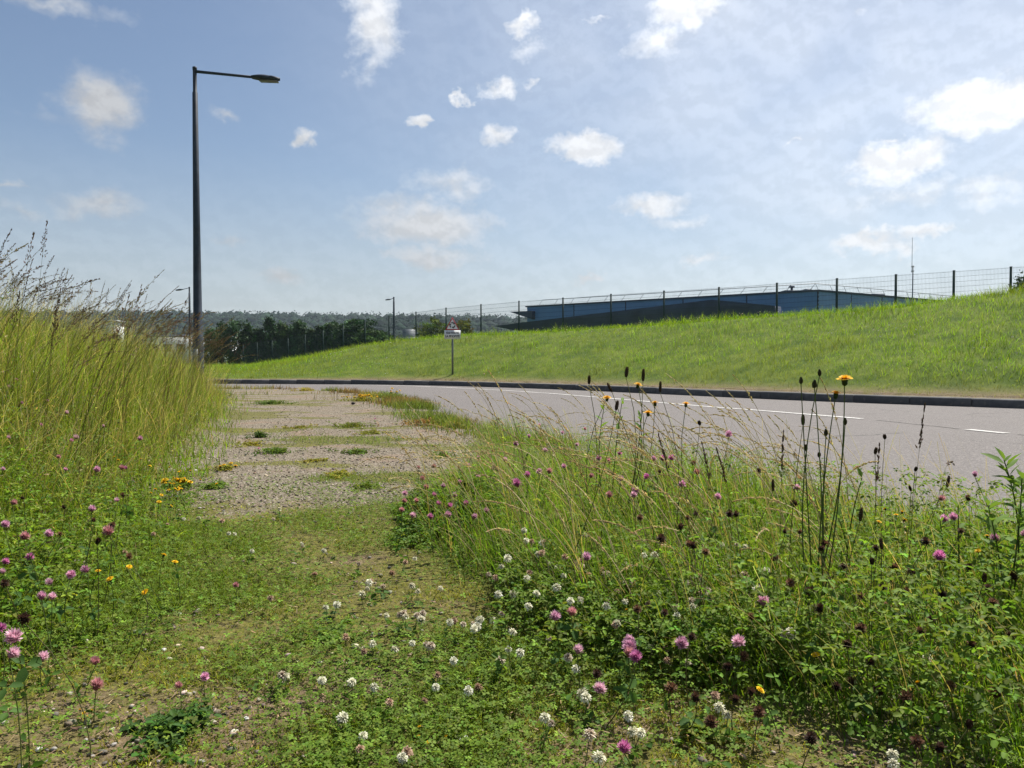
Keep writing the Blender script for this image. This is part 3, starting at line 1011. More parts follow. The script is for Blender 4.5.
# pale low buildings far left, seen through the grass tips
def shed(x0, x1, yt, d_, depth, label, nwin, name, roofh=.5):
    a = pix(x0, yt, d_); b = pix(x1, yt, d_)
    g0 = min(gz(a.x, d_), gz(b.x, d_)) - .2
    T_ = tag(empty(name, (a.x, d_, g0)), label, 'building')
    wd, h = b.x - a.x, a.z - g0
    obj('wall', make_mesh('wall', [box(0, wd, 0, depth, 0, h - .3)], whiteM), T_)
    obj('roof', make_mesh('roof', [box(-.3, wd + .3, -.3, depth + .3, h - .3, h), box(.5, wd - .5, .5, depth - .5, h, h + roofh * .3)], greyM), T_)
    for i in range(nwin):
        x = (i + .5) / nwin * wd
        w_ = obj('window', make_mesh('window', [box(x - .75, x + .75, -.06, .02, h * .45, h * .72)], greyM), T_)
        obj('pane', make_mesh('pane', [box(x - .65, x + .65, -.08, -.061, h * .47, h * .70)], glassM), w_)
    dr = obj('door', make_mesh('door', [box(wd * .5 - .6, wd * .5 + .6, -.05, .02, 0.2, 2.3)], greyM), T_)
    obj('handle', make_mesh('handle', [box(wd * .5 + .4, wd * .5 + .5, -.1, -.051, 1.1, 1.25)], galvM), dr)


shed(146, 216, 335.5, 128, 14, 'long low pale warehouse behind the lamp pole, seen through grass', 5, 'warehouse')
shed(106, 116, 320.5, 150, 3, 'pale flat roofed block showing behind the tall seeding grass', 3, 'office_block')
shed(403.5, 414.5, 337.5, 74, 2.2, 'small pale cabin behind the fence by the distant lamp', 0, 'site_cabin')


# ------------------------------------------------------------------ trees and bushes
def crown(n, shape, size, col, clumps=46, spread=0.16):
    """n leaf sprays gathered in clumps; shape(u,v,w)->points, colour per clump"""
    cpos = shape(clumps)
    ext = np.ptp(cpos, axis=0)
    ci = rng.integers(0, clumps, n)
    p = cpos[ci] + rng.normal(0, 1, (n, 3)) * ext * spread * np.array([.6, .6, .45])
    cc = vary(col, clumps, 0.32, 0.08)[ci] * rng.lognormal(0, .18, (n, 1))
    return scatter(CARD, p, rand_rot(n), rng.uniform(.6, 1.4, n) * size, cc)


def tree(name, x, y, h, rad, label, cat, col, n, size, mat, kind='cone', group=None, low=0.0):
    g = gz(x, y)
    T_ = tag(empty(name, (x, y, g)), label, cat, group)
    tr = [tube([(0, 0, -.2), (rng.normal(0, .03), 0, h * .4), (rng.normal(0, .06), 0, h * .9)], [h * .022, h * .015, h * .004], 6, (0.09, .065, .045))]
    for i in range(5):
        a = rng.uniform(0, 2 * PI); z0 = h * rng.uniform(.2, .6)
        tr.append(tube([(0, 0, z0), (math.cos(a) * rad * .4, math.sin(a) * rad * .4, z0 + h * .12), (math.cos(a) * rad * .8, math.sin(a) * rad * .8, z0 + h * .2)], [h * .014, h * .009, h * .003], 5, (0.09, .065, .045)))
    obj('trunk', make_mesh('trunk', tr, barkM, True), T_)
    tops = rng.uniform(.75, 1.0, 3)

    def cone(m):
        z = rng.power(1.1, m); z = 1 - z if False else rng.uniform(0, 1, m) ** 1.15
        r = rad * (1 - z * .93) ** .6 * np.sqrt(rng.uniform(.25, 1, m)) * rng.uniform(.85, 1.12, m)
        a = rng.uniform(0, 2 * PI, m)
        return np.stack([r * np.cos(a), r * np.sin(a), h * (low + (1 - low) * z)], 1)

    def dome(m):
        v = rng.normal(0, 1, (m, 3)); v /= np.linalg.norm(v, axis=1)[:, None]
        r = rng.uniform(.35, 1.0, m) ** .5 * rng.uniform(.8, 1.15, m)
        return np.stack([v[:, 0] * rad * r, v[:, 1] * rad * r, h * (.52 + .48 * v[:, 2] * r)], 1)
    c = crown(n, cone if kind == 'cone' else dome, size, col, 60 if kind == 'cone' else 50, .12)
    c[0][:, 2] = np.maximum(c[0][:, 2], 0.05)
    obj('crown', make_mesh('crown', [c], mat), T_)
    return T_


ORD = ['first', 'second', 'third', 'fourth', 'fifth', 'sixth', 'seventh', 'eighth', 'ninth', 'tenth', 'eleventh', 'twelfth', 'thirteenth', 'fourteenth', 'fifteenth']
CON = [(211, 331, 6), (222, 326, 5), (234, 322.5, 9), (247, 327, 6), (258, 330, 6), (270, 321, 6), (281, 325, 6), (291, 329, 6), (299, 323.5, 6), (311, 331, 6), (321, 328, 6), (331, 324, 7), (341, 329, 6),
       (350, 322, 8), (361, 319, 10), (371, 329, 9)]
for i, (x, yt, hwd) in enumerate(CON):
    d_ = 70 - max(0, (x - 300)) * .13 + rng.uniform(-1, 1)
    p = pix(x, yt, d_)
    hh = p.z - gz(p.x, p.y)
    lab = {0: 'dark conifer at the left end of the row behind the fence', 14: 'tallest rounded dark tree near the right end of the row behind the fence',
           15: 'low dark bush closing the right end of the tree row'}.get(i, ORD[i % 15] + ' tree from the left in the dark row behind the fence')
    tree('conifer_tree', p.x, p.y, hh, hwd * d_ / F * 2.2, lab, 'tree', (0.034, 0.076, 0.024) if i % 3 else (.046, .092, .024), 5200, .19, coniferM,
         'cone' if i not in (2, 14, 15) else 'dome', 'row of dark trees behind the fence', low=.03)
pb = pix(433, 330, 47)
tree('bush', pb.x, pb.y, pix(433, 320.5, 47).z - gz(pb.x, pb.y), 1.05, 'light green bush behind the fence, left of the warning sign', 'bush', (0.085, 0.12, 0.03), 2600, .12, leafM, 'dome')
pb = pix(461, 330, 48.5)
tree('bush', pb.x, pb.y, pix(461, 320, 48.5).z - gz(pb.x, pb.y), .75, 'yellowish green bush directly behind the warning sign', 'bush', (0.11, 0.125, 0.03), 2000, .12, leafM, 'dome')
pb = pix(1030, 290, 44)
tree('leafy_tree', pb.x, pb.y, pix(1030, 266, 44).z - gz(pb.x, pb.y), .95, 'small leafy tree cut by the right edge behind the fence', 'tree', (0.035, 0.07, 0.02), 2600, .14, leafM, 'dome')

# far wood on the hill: one mass of crowns
n = 8000
wx = rng.uniform(-620, 260, n); wy = 335 + 470 * rng.uniform(0, 1, n) ** 1.1
wz = ground_z(wx, wy, False)
s_ = rng.uniform(3.2, 6.4, n)
lump = ico(1, 5, .16, (1, 1, .62))
lum2 = ico(1, 9, .13, (1, 1, .72))
wc = vary((0.014, 0.030, 0.015), n, .32, .08)
hf = n // 2
parts = [scatter(lump, np.stack([wx, wy, wz + s_ * .9], 1)[:hf], rotz(rng.uniform(0, 6.28, hf)), s_[:hf], wc[:hf]),
         scatter(lum2, np.stack([wx, wy, wz + s_ * .9], 1)[hf:], rotz(rng.uniform(0, 6.28, n - hf)), s_[hf:], wc[hf:])]
nl = 60000
ii = rng.integers(0, n, nl)
v = rng.normal(0, 1, (nl, 3)); v[:, 2] = np.abs(v[:, 2]); v /= np.linalg.norm(v, axis=1)[:, None]
parts.append(scatter(CARD, np.stack([wx, wy, wz + s_ * .9], 1)[ii] + v * s_[ii][:, None] * 1.02, rand_rot(nl), rng.uniform(1.0, 2.4, nl), wc[ii] * rng.lognormal(-.05, .3, (nl, 1))))
tag(obj('far_wood', make_mesh('far_wood', parts, woodM)), 'hazy dark green wood covering the hill on the horizon', 'wood', kind='stuff')

# ------------------------------------------------------------------ haze
hz_me = bpy.data.meshes.new('haze')
bxv = box(-1560, 1560, -460, 1660, -7, 62)
hz_me.from_pydata([tuple(v) for v in bxv[0]], [], [tuple(f) for f in bxv[1].tolist()])
m, t, out = new_mat('haze_air')
pv = t.new('ShaderNodeVolumePrincipled')
pv.inputs['Color'].default_value = (0.72, 0.86, 1.0, 1)
pv.inputs['Density'].default_value = 0.00022
pv.inputs['Anisotropy'].default_value = 0.3
t.l.new(pv.outputs[0], out.inputs['Volume'])
hz_me.materials.append(m)
tag(obj('haze', hz_me), 'thin pale summer haze over the valley', 'haze', kind='stuff')
SC.cycles.volume_step_rate = 4

# ================================================================== vegetation
SEEDS = rng


def wedge(n, d0, d1, u0=-.82, u1=.82, pw=0.0):
    """ground points in front of the path, denser near by"""
    q = rng.uniform(0, 1, n)
    e = 1 - pw
    d = (d0 ** e + q * (d1 ** e - d0 ** e)) ** (1 / e)
    return rng.uniform(u0, u1, n) * d, d


def on_ground(x, y, dz=0.0):
    return np.stack([x, y, ground_z(x, y) + dz], 1)


GREEN = np.array((0.115, 0.20, 0.020)); LIME = np.array((0.185, 0.26, 0.026)); DEEP = np.array((0.05, 0.105, 0.02))
STRAW = np.array((0.43, 0.36, 0.19)); OLIVE = np.array((0.13, 0.13, 0.028)); PURP = np.array((0.16, 0.105, 0.075)); CLOV = np.array((0.125, 0.195, 0.026))


def bank_s(x, y):
    return -sdist(BANK, x, y)


# ---- low mat of moss, short grass and clover on the path
n = 430000
x, y = wedge(n, 1.25, 9.0, pw=1.15)
cw_, bs = clump_w(x, y), bank_s(x, y)
gv = sstep(3.5, 4.7, y + 0.8 * (fbm(x, y, 1.2, 3) - .5))
patch = fbm(x + 3, y - 5, 1.15, 4)
tuft = fbm(x - 8, y + 2, 5.5, 3)
bare = sstep(.43, .33, fbm(x + 21, y + 4, 1.5, 4)) * 0.8 + .55 * sstep(1.75, 1.35, y)
keep = (1 - .65 * cw_) * (1 - sstep(.5, 1.2, bs)) * (1 - gv * np.clip(.97 - .9 * sstep(.5, .66, fbm(x * .55 + 31, y * 1.25, 1.6, 4)), 0, 1)) * (.45 + .55 * sstep(.36, .52, tuft)) * np.clip(1 - .85 * bare, .15, 1)
m_ = rng.uniform(0, 1, n) < keep
x, y, patch, tuft = x[m_], y[m_], patch[m_], tuft[m_]
n = len(x)
h = rng.uniform(.010, .036, n) * (0.65 + 1.1 * sstep(.45, .65, patch)) * (.7 + .7 * tuft)
grn = sstep(.40, .56, patch + rng.normal(0, .05, n))[:, None]
cb = vary(OLIVE * np.array((1.4, 1.45, .7)), n, .3) * (1 - grn) + vary(GREEN * .8, n, .25) * grn
ct = vary((.37, .38, .042), n, .4) * (1 - grn) + vary(LIME * 1.0, n, .3) * grn
mat_parts = [blades(on_ground(x, y, -.004), h, rng.uniform(.0024, .0046, n) * (.8 + .12 * y), rng.uniform(0, 6.28, n), rng.uniform(.2, 1.1, n), rng.uniform(.2, 1.0, n), 1, cb, ct, .8, .25)]
n = 90000
x, y = wedge(n, 1.25, 6.2, pw=.9)
cw_, bs = clump_w(x, y), bank_s(x, y)
patch = fbm(x + 3, y - 5, 1.15, 4)
p2_ = sstep(.44, .57, patch + rng.normal(0, .03, n)) + .2
m_ = rng.uniform(0, 1, n) < p2_ * (1 - sstep(.9, 1.6, bs)) * (1 - sstep(4.2, 5.2, y) * .9)
x, y = x[m_], y[m_]; n = len(x)
cc = vary(CLOV * 1.15, n, .28, .08)
mat_parts.append(scatter(STRI, on_ground(x, y) + np.stack([x * 0, x * 0, rng.uniform(.008, .045, n)], 1), rand_rot(n, .7), rng.uniform(.006, .0115, n), cc))
tag(obj('moss_and_clover_mat', make_mesh('moss_and_clover_mat', mat_parts, leafM)), 'low yellow green mat of moss, short grass and clover leaves on the path', 'ground cover', kind='stuff')

# ---- dry litter and crumbs in the mat
n = 7000
x, y = wedge(n, 1.25, 4.6, pw=.9)
cc = vary((.30, .22, .12), n, .35)
lit = scatter((np.array([(-.5, -.06, 0), (.5, -.04, .03), (.5, .04, .03), (-.5, .06, 0)]), np.array([(0, 1, 2, 3)]), None),
              on_ground(x, y, .012), rand_rot(n, .35), rng.uniform(.006, .028, n), cc)
tag(obj('dry_litter', make_mesh('dry_litter', [lit], dryM)), 'dry straw bits strewn through the moss on the path', 'litter', kind='stuff')

# ---- gravel
pb1 = ico(1, 3, .14, (1, .8, .5))
oct_ = (np.array([(1, 0, 0), (-.9, .1, 0), (0.1, .8, 0), (0, -.75, .05), (.1, .05, .5), (0, 0, -.4)]), np.array([(0, 2, 4), (2, 1, 4), (1, 3, 4), (3, 0, 4), (2, 0, 5), (1, 2, 5), (3, 1, 5), (0, 3, 5)]), None)
n = 46000
x, y = wedge(n, 1.3, 15, -.62, .75, pw=.98)
cw_, bs = clump_w(x, y), bank_s(x, y)
gv = sstep(3.3, 4.6, y + 0.8 * (fbm(x, y, 1.2, 3) - .5))
rt = sstep(.6, 1.0, x) * sstep(2.6, 2.0, y)
bare = sstep(.43, .33, fbm(x + 21, y + 4, 1.5, 4))
keep = np.maximum(np.maximum(gv * (1 - cw_), .9 * rt), .015 + .13 * bare) * (1 - sstep(0, .5, bs)) * sstep(.1, -.2, sdist(NEAR, x, y))
m_ = rng.uniform(0, 1, n) < keep
x, y = x[m_], y[m_]; n = len(x)
cc = vary((.215, .185, .145), n, .45, .07)
sz_ = np.clip(rng.lognormal(-5.15, .42, n), .003, .016)
near = y < 5.5
parts = [scatter(oct_, on_ground(x, y, .003)[~near], rand_rot(int((~near).sum()), .5), sz_[~near] * 1.15, cc[~near]),
         scatter(pb1, on_ground(x, y, .003)[near], rand_rot(int(near.sum()), .5), sz_[near], cc[near])]
tag(obj('gravel', make_mesh('gravel', parts, stoneM)), 'loose grey brown gravel covering the path towards the road', 'gravel', kind='stuff')

# ---- long grass on the left bank
n = 78000
x, y = wedge(n, 1.6, 19, -1.15, -.12, pw=.75)
bs = bank_s(x, y)
m_ = (bs > -.15) & (bs < 6) & (rng.uniform(0, 1, n) < .15 + .85 * sstep(-.1, .6, bs))
x, y, bs = x[m_], y[m_], bs[m_]; n = len(x)
far = sstep(2.6, 5.2, y)
pch = fbm(x, y, .8, 3)
h = (.10 + .08 * far + (.26 + .27 * far) * sstep(.05, 1.1, bs)) * rng.uniform(.55, 1.15, n) * (.75 + .5 * pch)
pg = sstep(.38, .62, fbm(x + 5, y * .7, 1.7, 3))[:, None]
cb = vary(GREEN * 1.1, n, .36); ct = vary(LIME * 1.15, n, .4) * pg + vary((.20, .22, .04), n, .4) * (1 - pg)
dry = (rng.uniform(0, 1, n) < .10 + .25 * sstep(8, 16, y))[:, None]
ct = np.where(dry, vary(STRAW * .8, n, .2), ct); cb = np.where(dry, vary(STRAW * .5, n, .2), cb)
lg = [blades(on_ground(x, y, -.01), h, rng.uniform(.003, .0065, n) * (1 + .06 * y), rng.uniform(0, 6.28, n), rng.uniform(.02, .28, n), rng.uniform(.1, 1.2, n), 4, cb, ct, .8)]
# a haze of thin straw stems above the green
n = 11000
x, y = wedge(n, 3.2, 18.5, -1.1, -.2, pw=.7)
bs = bank_s(x, y)
m_ = (bs > .25) & (bs < 6)
x, y, bs = x[m_], y[m_], bs[m_]; n = len(x)
h = (.45 + .36 * sstep(.2, 1.2, bs) * sstep(3, 5.5, y) + .22 * sstep(6, 11, y)) * rng.uniform(.75, 1.15, n)
lg.append(blades(on_ground(x, y), h, rng.uniform(.0016, .0026, n) * (1 + .05 * y), rng.normal(0.1, 1.2, n), rng.uniform(0, .16, n) + .7 * rng.uniform(0, 1, n) ** 5, rng.uniform(.1, 1.5, n), 6, vary(OLIVE * 1.3, n, .3), vary(STRAW, n, .35), .8, .5, 3))
n = 9000    # broader leaves between
x, y = wedge(n, 1.9, 14, -1.1, -.15, pw=.8)
bs = bank_s(x, y)
m_ = (bs > 0) & (bs < 5)
x, y, bs = x[m_], y[m_], bs[m_]; n = len(x)
lg.append(blades(on_ground(x, y), (.12 + .36 * sstep(.1, 1.2, bs) * sstep(2.2, 5, y)) * rng.uniform(.6, 1.2, n), rng.uniform(.006, .012, n), rng.uniform(0, 6.28, n), rng.uniform(.05, .6, n), rng.uniform(.3, 2.0, n), 4, vary(GREEN, n, .3), vary(LIME, n, .3), .6))
n = 26000   # seeds and spikelets caught in the tops
x, y = wedge(n, 2.6, 17, -1.1, -.2, pw=.8)
bs = bank_s(x, y)
m_ = (bs > .15) & (bs < 5)
x, y, bs = x[m_], y[m_], bs[m_]; n = len(x)
hh_ = (.12 + .58 * sstep(.1, 1.2, bs) * sstep(2.4, 5.0, y)) * rng.uniform(.35, 1.2, n)
sc_ = np.where((rng.uniform(0, 1, n) < .5)[:, None], vary(STRAW * .9, n, .3), np.where((rng.uniform(0, 1, n) < .5)[:, None], vary(PURP * .7, n, .3), vary(LIME, n, .3)))
pp_ = on_ground(x, y); pp_[:, 2] += hh_
lg.append(scatter((np.array([(0, -.5, 0), (.16, 0, .04), (0, .5, 0), (-.16, 0, .04)]), np.array([(0, 1, 2, 3)]), None), pp_, rand_rot(n), rng.uniform(.009, .022, n) * (1 + .05 * y), sc_))
tag(obj('long_grass', make_mesh('long_grass', lg, grassM)), 'tall bright green grass with straw stems covering the left bank', 'grass', kind='stuff')

# clover and herb leaves low on the left bank
n = 26000
x, y = wedge(n, 1.5, 7.5, -1.0, -.2, pw=.9)
bs = bank_s(x, y)
m_ = (bs > -.3) & (rng.uniform(0, 1, n) < sstep(-.35, .2, bs) * (1 - .7 * sstep(3.5, 6, y)))
x, y, bs = x[m_], y[m_], bs[m_]; n = len(x)
p_ = on_ground(x, y); p_[:, 2] += rng.uniform(.01, .36, n) * sstep(-.4, .9, bs)
hb = [scatter(TRI, p_, rand_rot(n, .8), rng.uniform(.010, .021, n), vary(CLOV * 1.1, n, .28))]
# and inside the clump on the right
n = 36000
x, y = wedge(n, 1.25, 8, -.35, 1.1, pw=.9)
cw_ = clump_w(x, y)
low_ = sstep(.45, .6, fbm(x + 11, y, 1.3, 3))
m_ = rng.uniform(0, 1, n) < cw_ * (.35 + .65 * low_)
x, y, cw_ = x[m_], y[m_], cw_[m_]; n = len(x)
p_ = on_ground(x, y); p_[:, 2] += rng.uniform(.015, .26, n) * (.3 + .7 * cw_)
hb.append(scatter(TRI, p_, rand_rot(n, .8), rng.uniform(.010, .020, n), vary(CLOV * 1.15, n, .3)))
n = 6500
a_ = rng.uniform(0, 6.28, n); r_ = np.sqrt(rng.uniform(0, 1, n))
r_ = r_ * (.72 + .35 * np.sin(2 * a_ + 1) + .25 * np.sin(5 * a_)) + rng.normal(0, .07, n)
x, y = -.24 + .34 * r_ * np.cos(a_), 3.85 + .8 * r_ * np.sin(a_)
p_ = on_ground(x, y); p_[:, 2] += (.05 + .26 * (fbm(x * 4, y * 4, 1.5, 3) - .12)) * np.clip(1.15 - r_ ** 2, .12, 1) * rng.uniform(.1, 1.05, n) + .01
hb.append(scatter(TRI, p_, rand_rot(n, .7), rng.uniform(.010, .021, n), vary(CLOV * np.array((.9, 1.0, .9)), n, .36)))
n = 9000
x, y = rng.uniform(-.05, .75, n), rng.uniform(1.75, 3.0, n)
m_ = rng.uniform(0, 1, n) < clump_w(x + .1, y) * .9 + .1
x, y = x[m_], y[m_]; n = len(x)
p_ = on_ground(x, y); p_[:, 2] += rng.uniform(.02, .13, n)
hb.append(scatter(TRI, p_, rand_rot(n, .7), rng.uniform(.009, .018, n), vary(CLOV * 1.1, n, .3)))
tag(obj('clover_leaves', make_mesh('clover_leaves', hb, leafM)), 'dense three part clover leaves at the foot of both grassy edges', 'leaves', kind='stuff')

# ---- clump of grass on the right
n = 62000
x, y = wedge(n, 1.25, 11, -.3, 1.15, pw=.85)
cw_ = clump_w(x, y)
pch = fbm(x - 4, y + 9, 1.0, 3)
m_ = rng.uniform(0, 1, n) < cw_ * (.35 + .65 * sstep(.3, .6, pch)) * sstep(-.2, .1, -sdist(NEAR, x, y) + .15)
x, y, cw_, pch = x[m_], y[m_], cw_[m_], pch[m_]; n = len(x)
front = sstep(1.3, 2.6, y)
h = (.055 + .215 * cw_ * (.22 + .78 * front) * (1 - .35 * sstep(.28, .5, x / y))) * rng.uniform(.5, 1.2, n) * (.65 + .7 * pch)
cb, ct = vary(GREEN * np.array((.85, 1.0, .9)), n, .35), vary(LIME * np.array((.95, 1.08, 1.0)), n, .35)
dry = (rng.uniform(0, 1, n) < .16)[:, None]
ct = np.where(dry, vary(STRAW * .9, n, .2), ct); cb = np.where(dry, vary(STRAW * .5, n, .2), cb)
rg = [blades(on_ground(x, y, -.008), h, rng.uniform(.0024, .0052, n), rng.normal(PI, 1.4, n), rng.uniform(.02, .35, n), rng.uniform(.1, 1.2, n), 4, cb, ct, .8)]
n = 3600     # thin dry stems, most of them lying over to the left
x, y = wedge(n, 1.4, 9.5, -.2, 1.0, pw=.7)
cw_ = clump_w(x, y)
m_ = rng.uniform(0, 1, n) < cw_
x, y = x[m_], y[m_]; n = len(x)
h = rng.uniform(.25, .52, n) * (.55 + .45 * sstep(1.4, 3, y))
rg.append(blades(on_ground(x, y), h, rng.uniform(.0012, .0022, n) * (1 + .08 * y), rng.normal(PI * .95, .8, n), rng.uniform(.02, .4, n), rng.uniform(.1, 1.3, n), 6, vary(OLIVE * 1.4, n), vary(STRAW, n), .8, .5, 3))
tag(obj('clump_grass', make_mesh('clump_grass', rg, grassM)), 'mixed green and straw grass filling the flowery clump beside the road', 'grass', kind='stuff')

# ---- mown grass on the bank beyond the road
n = 300000
u_ = rng.uniform(-.95, .95, n); d_ = 11 + 45 * rng.uniform(0, 1, n) ** 1.5
x, y = u_ * d_, d_
sk_ = sdist(KERB, x, y); sf_ = sdist(FENCE, x, y)
pch = fbm(x, y, .35, 4); pc2 = fbm(x + 30, y, 1.6, 3)
verge = sstep(.9, 1.9, sk_ + 1.3 * (pc2 - .5))
m_ = (sk_ > .17) & (sf_ < 8) & (rng.uniform(0, 1, n) < .10 + .45 * sstep(.5, .62, fbm(x * 1.3, y * 1.3 + 9, .9, 3)) + .88 * verge)
x, y, sk_, pch, pc2, verge = x[m_], y[m_], sk_[m_], pch[m_], pc2[m_], verge[m_]; n = len(x)
tf = sstep(.56, .70, fbm(x - 13, y + 5, 1.1, 4))
h = rng.uniform(.05, .19, n) * (.35 + .65 * verge) * (.55 + .8 * pc2) * (1 + .35 * sstep(3, 9, sk_)) * (1 + .9 * tf)
tf_c = (1 - .18 * tf)[:, None]
yel = sstep(.47, .60, pch)[:, None] * .45 + (.5 * sstep(2.6, .8, sk_))[:, None]
cb = vary((.125, .21, .012), n, .38) * (1 - yel) + vary((.15, .16, .03), n, .2) * yel
ct = vary((.235, .37, .024), n, .42) * (1 - yel) + vary((.23, .225, .05), n, .2) * yel
cb, ct = cb * tf_c, ct * tf_c
pale = (rng.uniform(0, 1, n) < .03 + .10 * sstep(.5, .62, fbm(x + 3, y - 20, .7, 3)))[:, None]
ct = np.where(pale, vary((.36, .36, .2), n, .2), ct)
bgp = [blades(on_ground(x, y, -.01), h, rng.uniform(.007, .013, n) * (.6 + y * .028), rng.uniform(0, 6.28, n), rng.uniform(.05, .5, n), rng.uniform(.1, 1.0, n), 2, cb, ct, .8)]
tag(obj('bank_grass', make_mesh('bank_grass', bgp, grassM)), 'fresh green grass covering the sloping bank beyond the road', 'grass', kind='stuff')

# ragged weeds along the near edge of the road
n = 26000
y = rng.uniform(7, 23, n)
ex_ = np.interp(y, NEAR[:, 1][np.argsort(NEAR[:, 1])], NEAR[:, 0][np.argsort(NEAR[:, 1])])
x = ex_ + rng.normal(-.28, .26, n)
k2 = fbm(x, y, 1.1, 3)
m_ = rng.uniform(0, 1, n) < sstep(.36, .62, k2)
x, y, k2 = x[m_], y[m_], k2[m_]; n = len(x)
w_ = fbm(x + 50, y, .5, 2)
cc = np.where((w_ > .55)[:, None], vary((.22, .15, .07), n, .3), np.where((w_ > .45)[:, None], vary((.25, .23, .06), n, .3), vary((.14, .19, .04), n, .3)))
ew = [blades(on_ground(x, y), rng.uniform(.04, .2, n) * (.4 + 1.0 * k2), rng.uniform(.004, .009, n) * (.6 + .07 * y), rng.uniform(0, 6.28, n), rng.uniform(.05, .6, n), rng.uniform(.1, 1.2, n), 3, cc * .8, cc)]
tag(obj('edge_weeds', make_mesh('edge_weeds', ew, grassM)), 'ragged dry and green weeds along the near edge of the asphalt', 'weeds', kind='stuff')
# far bank specks
n = 2600
d_ = rng.uniform(12, 34, n); x, y = rng.uniform(-.5, .8, n) * d_, d_
sk_ = sdist(KERB, x, y)
m_ = (sk_ > .5) & (sk_ < 11) & (fbm(x, y, .5, 3) > .5)
x, y = x[m_], y[m_]; n = len(x)
fw = scatter(ico(1, 2, .1), on_ground(x, y, 0) + np.stack([x * 0, x * 0, rng.uniform(.12, .24, n)], 1), rotz(rng.uniform(0, 6, n)), rng.uniform(.008, .017, n), vary((.5, .5, .42), n, .15))
tag(obj('bank_flower_specks', make_mesh('bank_flower_specks', [fw], petalM)), 'tiny pale flower heads sprinkled over the far bank', 'flowers', kind='stuff')


# ================================================================== single plants
def depth_for(x, y, h, d0=1.2, d1=16.0):
    """depth at which the sight line of a pixel passes h above the ground"""
    ds = np.linspace(d0, d1, 500)
    a, b = pix(x, y, 1.0), pix(x, y, 2.0)
    px_ = a.x * ds; pz_ = EYE + (a.z - EYE) * ds
    dz = pz_ - (ground_z(px_, ds) + h)
    k_ = np.where(dz <= 0)[0]
    return float(ds[k_[0]]) if len(k_) else d1


def fib(n, zmin=-0.6):
    i = np.arange(n) + .5
    z = 1 - (1 - zmin) * i / n
    r = np.sqrt(1 - z * z); a = i * 2.39996
    return np.stack([r * np.cos(a), r * np.sin(a), z], 1)


def flower_head(name, n, r, c_in, c_out, zmin=-.55, wid=.13, tall=1.05, droop=0.0, seed=1):
    rr = np.random.default_rng(seed)
    D = fib(n, zmin) + rr.normal(0, .10, (n, 3)); D /= np.linalg.norm(D, axis=1)[:, None]
    V, Fq, C = [], [], []
    for i, d in enumerate(D):
        L = r * rr.uniform(.82, 1.12)
        up = np.array([0, 0, 1.0])
        s_ = np.cross(d, up); s_ = s_ / (np.linalg.norm(s_) + 1e-6)
        q = np.cross(d, s_)
        w_ = r * wid * rr.uniform(.8, 1.2)
        mid_ = d * L * .72 + up * r * (.10 - droop * .15); tip = d * L + up * r * (.22 - droop * .5)
        b = len(V)
        V += [d * r * .25 - s_ * w_ * .5, d * r * .25 + s_ * w_ * .5, mid_ + s_ * w_, tip, mid_ - s_ * w_]
        Fq += [(b, b + 1, b + 2, b + 4), (b + 4, b + 2, b + 3, b + 3)]
        k_ = rr.lognormal(0, .18)
        ci, cm = np.array(c_in) * k_, (np.array(c_in) * .4 + np.array(c_out) * .6) * k_
        C += [ci, ci, cm, np.array(c_out) * k_, cm]
    V = np.array(V) * np.array([1, 1, tall]); C = np.clip(np.array(C), 0, .95)
    F4 = np.array([f for f in Fq if f[2] != f[3]]); F3 = np.array([f[:3] for f in Fq if f[2] == f[3]])
    V[:, 2] += r * .55
    core = ico(1, seed, .06, (r * .5, r * .5, r * .55)); cv = core[0].copy(); cv[:, 2] += r * .5
    return make_mesh(name, [(V, F4, C), (V, F3, C), (cv, core[1], np.array(c_in) * .7)], petalM)


RED = [flower_head('flower_head', 110, .0135, a, b, -.45, .11, 1.05, 0, i) for i, (a, b) in enumerate((
    ((.52, .20, .34), (.76, .50, .62)), ((.50, .18, .31), (.72, .44, .57)), ((.56, .28, .36), (.76, .54, .62)), ((.46, .10, .28), (.64, .26, .47)), ((.46, .17, .17), (.60, .33, .34))))]
WHT = [flower_head('flower_head', 64, .0108, a, b, -.75, .15, .95, .8, 20 + i) for i, (a, b) in enumerate((
    ((.52, .53, .32), (.84, .83, .72)), ((.46, .47, .28), (.78, .76, .62)), ((.34, .24, .14), (.68, .62, .50)), ((.30, .17, .11), (.55, .40, .28))))]
BRN = [flower_head('flower_head', 80, .0118, a, b, -.6, .12, 1.05, .4, 40 + i) for i, (a, b) in enumerate((
    ((.045, .024, .016), (.10, .052, .030)), ((.06, .030, .018), (.15, .075, .040)), ((.03, .018, .013), (.075, .040, .026)), ((.10, .05, .025), (.24, .13, .07))))]


